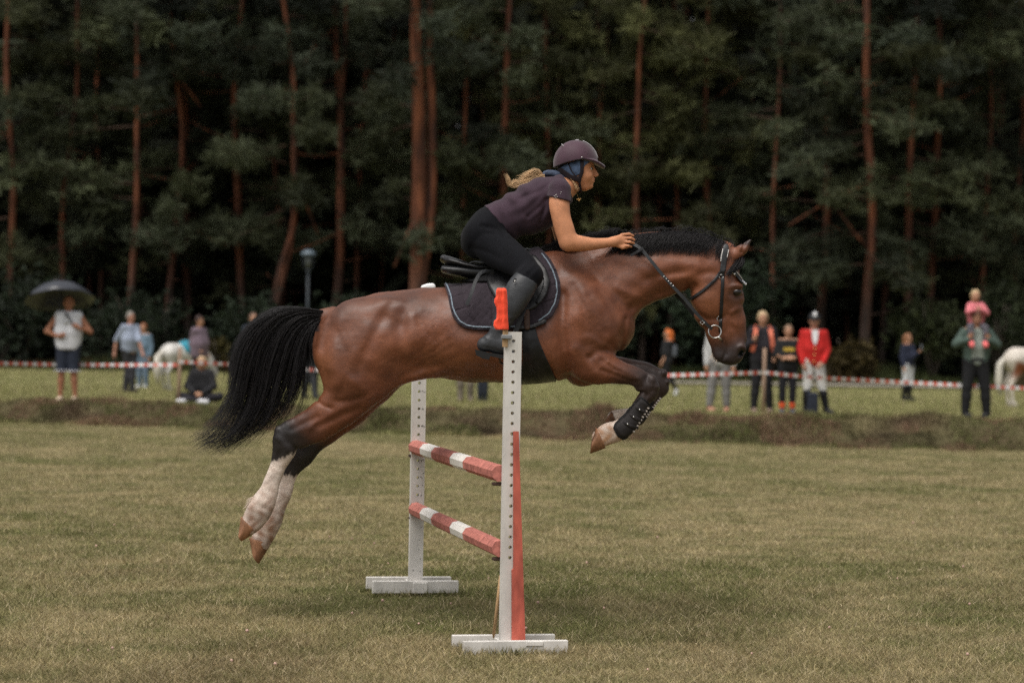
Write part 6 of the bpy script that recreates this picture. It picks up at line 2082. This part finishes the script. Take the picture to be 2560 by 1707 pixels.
F = Field(rp - .24, rp + .26, .012)
F.ell(rp + np.array([0, 0, .045]), (.112, .118, .115), 0)
F.F = np.maximum(F.F, (rp[2] + .015 - F.ax[2][None, None, :]).astype(np.float32))
F.ell(rp + np.array([0, -.10, .028]), (.085, .06, .012), .01)
hm = F.build('riding_hat', mat('hat_black', (.010, .010, .012), rough=.5, var=.1), r['root'])
MB().ball(rp + np.array([0, -.10, .11]), (.035, .02, .055), 10, 8).build('hat_panel', mat('hat_white', (.72, .72, .74), rough=.4, var=.05), r['root'], smooth=True)
ob = r['org']
MB().prism([ob + np.array(p) * r['s'] for p in ((-.06, -.148, 1.47), (.06, -.148, 1.47), (.045, -.160, 1.30), (.0, -.165, 1.20), (-.045, -.160, 1.30))], (0, 1, 0), .02).build('shirt_front', mat('stock_white', (.70, .70, .72), rough=.8, var=.05), r['root'])
for (bx, bz) in ((.0, 1.15), (-.01, 1.04), (-.01, .92), (-.12, .92)):
    MB().ball(ob + np.array([bx, -.155, bz]) * r['s'], (.018, .010, .018), 8, 6).build('button', m_gold, r['root'], smooth=True)
bg_ = thing('bag', 'dark blue upright bag standing between the boots of the red coated rider', 'bag', tuple(ob + np.array([-.02, -.22, 0])))
MB().box(ob + np.array([-.03, -.22, .20]), (.19, .12, .40), None, .03).build('bag_body', mat('bag_navy', (.016, .020, .034), rough=.7, var=.3), bg_)
MB().tube([ob + np.array([-.08, -.22, .39]), ob + np.array([-.07, -.22, .47]), ob + np.array([.01, -.22, .47]), ob + np.array([.02, -.22, .39])], .012, 6).build('bag_handle', mat('bag_strap', BLACK), bg_, smooth=True)
w = person('distant woman in a navy jacket and white breeches looking at her phone', 2270, 61, 1.70,
           [('jacket', TOPL, .020, (.016, .020, .040), {'zmin': .88, 'zmax': 1.47}), ('breeches', LEGS, .014, (.58, .59, .62), {'zmin': .36, 'zmax': 1.0}), ('riding_boot', ['calf', 'foot'], .016, BLACK, {'zmax': .42})],
           yaw=.8, hair=(.22, .10, .05), hair_long=.14, J={'elr': (.12, -.12, 1.14), 'wrr': (.22, -.22, 1.25), 'handr': (.26, -.25, 1.30), 'anl': (-.10, .05, .08), 'toel': (-.02, -.04, .04)})
MB().box(w['org'] + np.array([.28, -.27, 1.36]), (.015, .08, .14), None, .003).build('phone', mat('phone_case', (.25, .27, .3), rough=.3), w['root'])
g = person('man in a green jacket and black trousers carrying a child on his shoulders', 2440, 42.3, 1.88,
           [('t_shirt', ['torso'], .014, (.20, .225, .20), {'zmin': .86, 'zmax': 1.47}), ('jacket', TOPL, .030, (.060, .088, .074), {'zmin': .76, 'zmax': 1.46, 'front': .10}), ('trousers', LEGS, .032, (.010, .010, .012), {'zmin': .05, 'zmax': .98}), ('shoe', ['foot'], .014, (.02, .02, .022))],
           fat=1.12, hair=(.06, .04, .03), skin=(.34, .17, .105),
           J={'ell': (-.33, -.02, 1.20), 'wrl': (-.17, -.17, 1.27), 'handl': (-.14, -.19, 1.32), 'elr': (.33, -.02, 1.20), 'wrr': (.17, -.17, 1.27), 'handr': (.14, -.19, 1.32), 'anl': (-.16, .02, .075), 'anr': (.19, .02, .075), 'knl': (-.14, -.01, .5), 'knr': (.15, -.01, .5)})
hb_ = g['org'] + np.array([0, .03, 1.46]) * g['s']
person('fair haired child in a pink jacket riding on the shoulders of the man in green', 2438, 42.3, 1.24,
       [('jacket', TOPL, .018, (.55, .16, .18), {'zmin': .02}), ('leggings', LEGS, .012, (.09, .085, .10)), ('shoe', ['foot'], .022, (.75, .16, .16))], hair=(.48, .35, .20), hair_long=.12, base=hb_, hsc=1.3,
       J={'head': (-.02, .06, .80), 'neck': (0, .08, .62), 'shl': (-.15, .08, .56), 'shr': (.15, .08, .56), 'ell': (-.22, -.10, .40), 'elr': (.24, -.10, .38), 'wrl': (-.06, -.24, .46), 'wrr': (.06, -.24, .46), 'handl': (.0, -.25, .47), 'handr': (.0, -.25, .50),
          'hipl': (-.09, .08, .06), 'hipr': (.09, .08, .06), 'knl': (-.19, -.24, .02), 'knr': (.19, -.24, .02), 'anl': (-.17, -.30, -.34), 'anr': (.17, -.30, -.34), 'toel': (-.17, -.40, -.42), 'toer': (.17, -.40, -.42)})

# the grazing grey horse and the brown and white horse
def small_horse(label, px, d, yaw, s, col, grazing, tack, colorfn=None, zoff=0):
    X = W(px, 900, d)[0]
    org = np.array([X, d, float(TZ(X, d)) + zoff])
    t = thing('horse', label, 'horse', tuple(org))
    c, sn = math.cos(yaw), math.sin(yaw)
    rot = lambda p: np.array([c * p[0] - sn * p[1], sn * p[0] + c * p[1], p[2]]) * s + org
    P = lambda x, y, z: rot((x, y, z))
    F = Field(org + np.array([-1.7, -1.7, -.05]) * s, org + np.array([1.7, 1.7, 1.95]) * s, .022)
    F.cone(P(-.52, 0, 1.12), P(0, 0, 1.10), .29 * s, .29 * s, 0)
    F.cone(P(0, 0, 1.10), P(.48, 0, 1.12), .29 * s, .27 * s, .05)
    for q in (-1, 1):
        F.cone(P(-.58, q * .12, 1.10), P(-.55, q * .13, .80), .20 * s, .11 * s, .06)
        F.cone(P(-.55, q * .13, .80), P(-.70, q * .13, .52), .10 * s, .055 * s, .04)
        F.cone(P(-.70, q * .13, .52), P(-.64, q * .13, .14), .045 * s, .034 * s, .02)
        F.cone(P(-.64, q * .13, .14), P(-.58, q * .13, .04), .045 * s, .055 * s, .02)
        F.cone(P(.52, q * .12, 1.0), P(.50, q * .13, .75), .14 * s, .085 * s, .06)
        F.cone(P(.50, q * .13, .75), P(.52, q * .13, .45), .075 * s, .05 * s, .03)
        F.cone(P(.52, q * .13, .45), P(.50, q * .13, .13), .045 * s, .034 * s, .02)
        F.cone(P(.50, q * .13, .13), P(.55, q * .13, .04), .045 * s, .055 * s, .02)
    if grazing:
        nk = [(.55, 1.12), (.85, .88), (1.05, .55)]
        hd = [(1.05, .52), (1.02, .10)]
    else:
        nk = [(.55, 1.18), (.80, 1.45), (.98, 1.62)]
        hd = [(.98, 1.62), (1.38, 1.35)]
    F.cone(P(nk[0][0], 0, nk[0][1]), P(nk[1][0], 0, nk[1][1]), .23 * s, .17 * s, .06)
    F.cone(P(nk[1][0], 0, nk[1][1]), P(nk[2][0], 0, nk[2][1]), .17 * s, .13 * s, .05)
    F.cone(P(hd[0][0], 0, hd[0][1]), P(hd[1][0], 0, hd[1][1]), .125 * s, .065 * s, .04)
    dr = np.array([hd[1][0] - hd[0][0], hd[1][1] - hd[0][1]])
    dr = dr / np.linalg.norm(dr)
    for q in (-1, 1):
        e0 = np.array(hd[0]) - dr * .08
        F.cone(P(e0[0], q * .06, e0[1]), P(e0[0] - dr[0] * .16 + .02, q * .08, e0[1] - dr[1] * .16 + .03), .04 * s, .01 * s, .02)
    F.build('body', mat('coat_' + label[:8], col, rough=.6, var=.12, scale=4, attr='col' if colorfn else None), t, (lambda V: colorfn(V, org, rot)) if colorfn else None)
    return t, P
def grey_col(V, org, rot):
    n = len(V)
    dap = .5 + .5 * np.sin(V[:, 0] * 26 + 2 * np.sin(V[:, 2] * 21)) * np.sin(V[:, 2] * 24 + V[:, 1] * 18)
    low = sstep(1.0, .2, V[:, 2] - org[2]) * .35
    k = np.clip(.62 - .18 * dap - low * .5, .12, .8)[:, None]
    return k * np.array([1, .97, .92])
gh, GP = small_horse('pale dapple grey horse grazing behind the seated girl', 462, 57.5, .75, .80, (1, 1, 1), True, True, grey_col)
hair_w = mat('pale_tail', (.52, .49, .43), rough=.7, var=.2)
MB().tube([GP(-.80, 0, 1.18), GP(-.95, 0, 1.0), GP(-.98, 0, .6), GP(-.93, 0, .16)], [.04, .09, .10, .02], 8).build('tail', hair_w, gh, smooth=True)
MB().tube([GP(.5, 0, 1.38), GP(.85, 0, 1.08), GP(1.1, 0, .72)], [.04, .06, .03], 6).build('mane', hair_w, gh, smooth=True)
MB().ball(GP(0.05, 0, 1.22), (.26, .30, .24), 14, 9).build('saddle_blanket', mat('turquoise', (.03, .22, .30), rough=.8, var=.2), gh, smooth=True)
MB().ball(GP(0.05, 0, 1.36), (.24, .17, .14), 12, 8).build('saddle', mat('far_saddle', (.03, .02, .018), rough=.5), gh, smooth=True)
def paint_col(V, org, rot):
    q = np.sin(V[:, 0] * 5.1 + 1.2 * np.sin(V[:, 2] * 4)) + .6 * np.sin(V[:, 2] * 6 + 1)
    b = (sstep(.45, .8, q) * sstep(.5, .8, V[:, 2] - org[2]))[:, None]
    return np.array([.55, .50, .44]) * (1 - b) + np.array([.20, .065, .028]) * b
ph_, PP = small_horse('saddled brown and white horse with white pad at the right edge', 2590, 55, .25, .96, (1, 1, 1), False, True, paint_col)
MB().ball(PP(0.0, 0, 1.16), (.30, .30, .27), 14, 9).build('saddle_blanket', mat('white_blanket', (.60, .62, .66), rough=.8, var=.08), ph_, smooth=True)
MB().ball(PP(0.04, 0, 1.33), (.27, .19, .17), 12, 8).build('saddle', mat('far_saddle', (.03, .02, .018), rough=.5), ph_, smooth=True)
MB().tube([PP(-.80, 0, 1.18), PP(-.93, 0, 1.0), PP(-.95, 0, .6), PP(-.9, 0, .25)], [.04, .08, .09, .02], 8).build('tail', hair_w, ph_, smooth=True)
MB().tube([PP(.55, 0, 1.42), PP(.78, 0, 1.62), PP(.98, 0, 1.76)], [.05, .07, .04], 6).build('mane', hair_w, ph_, smooth=True)
for q in (-1, 1):
    MB().tube([PP(.515, q * .13, .42), PP(.50, q * .13, .16)], [.058 * .96, .05 * .96], 8).build('leg_boot', mat('far_boot', BLACK, rough=.7), ph_, smooth=True)

# stakes and barrier tape
TAPE_Y = 42.6
m_stake = mat('stake_wood', (.30, .20, .14), rough=.85, var=.25, scale=8, stretch=(1, 1, .2))
for px_, top, lab in ((448, 868, 'bare wooden stake holding the tape beside the seated girl'), (1911, 870, 'bare wooden stake holding the tape before the person in black'), (1300, 880, 'wooden stake holding the tape behind the jumping horse')):
    p = W(px_, top, TAPE_Y)
    zb = float(TZ(p[0], TAPE_Y))
    st = MB().tube([(p[0], TAPE_Y + .03, zb - .1), (p[0] + .01, TAPE_Y + .03, p[2])], [.034, .030], 7)
    tag(st.build('stake', m_stake, smooth=True, origin=(p[0], TAPE_Y + .03, zb)), lab, 'stake', 'stakes holding the tape')
m_tape = mat('barrier_tape', (1, 1, 1), rough=.45, var=.05, attr='col')
for nm, pts, lab in (('l', [(-160, 904), (150, 911), (448, 912)], 'red and white barrier tape crossing in front of the umbrella man'),
                     ('m', [(448, 904), (600, 912), (900, 930), (1300, 938), (1650, 938), (1911, 931)], 'red and white barrier tape passing behind the jumping horse'),
                     ('r', [(1911, 931), (2050, 944), (2300, 957), (2560, 970), (2700, 976)], 'red and white barrier tape crossing in front of the man in green')):
    q = resample(pts, 200)
    P = np.array([W(a, b, TAPE_Y - .004) for a, b in q])
    L = np.concatenate([[0], np.cumsum(np.linalg.norm(np.diff(P, axis=0), axis=1))])
    n = int(L[-1] / .085)
    vv, ff, cc = [], [], []
    for k in range(n):
        for e in (k * .085, k * .085 + .085):
            p = np.array([np.interp(e, L, P[:, i]) for i in range(3)])
            tw = .012 * math.sin(e * 1.3)
            vv += [p + [0, tw, -.027], p + [0, -tw, .027]]
            cc += [(.46, .085, .055) if k % 2 else (.60, .58, .58)] * 2
        b = 4 * k
        ff.append((b, b + 2, b + 3, b + 1))
    tp = mesh_obj('barrier_tape', vv, ff, m_tape, smooth=False, colors=np.array(cc), origin=P[0])
    sd2 = tp.modifiers.new('solid', 'SOLIDIFY')
    sd2.thickness = .0015
    tag(tp, lab, 'tape', 'lengths of barrier tape')
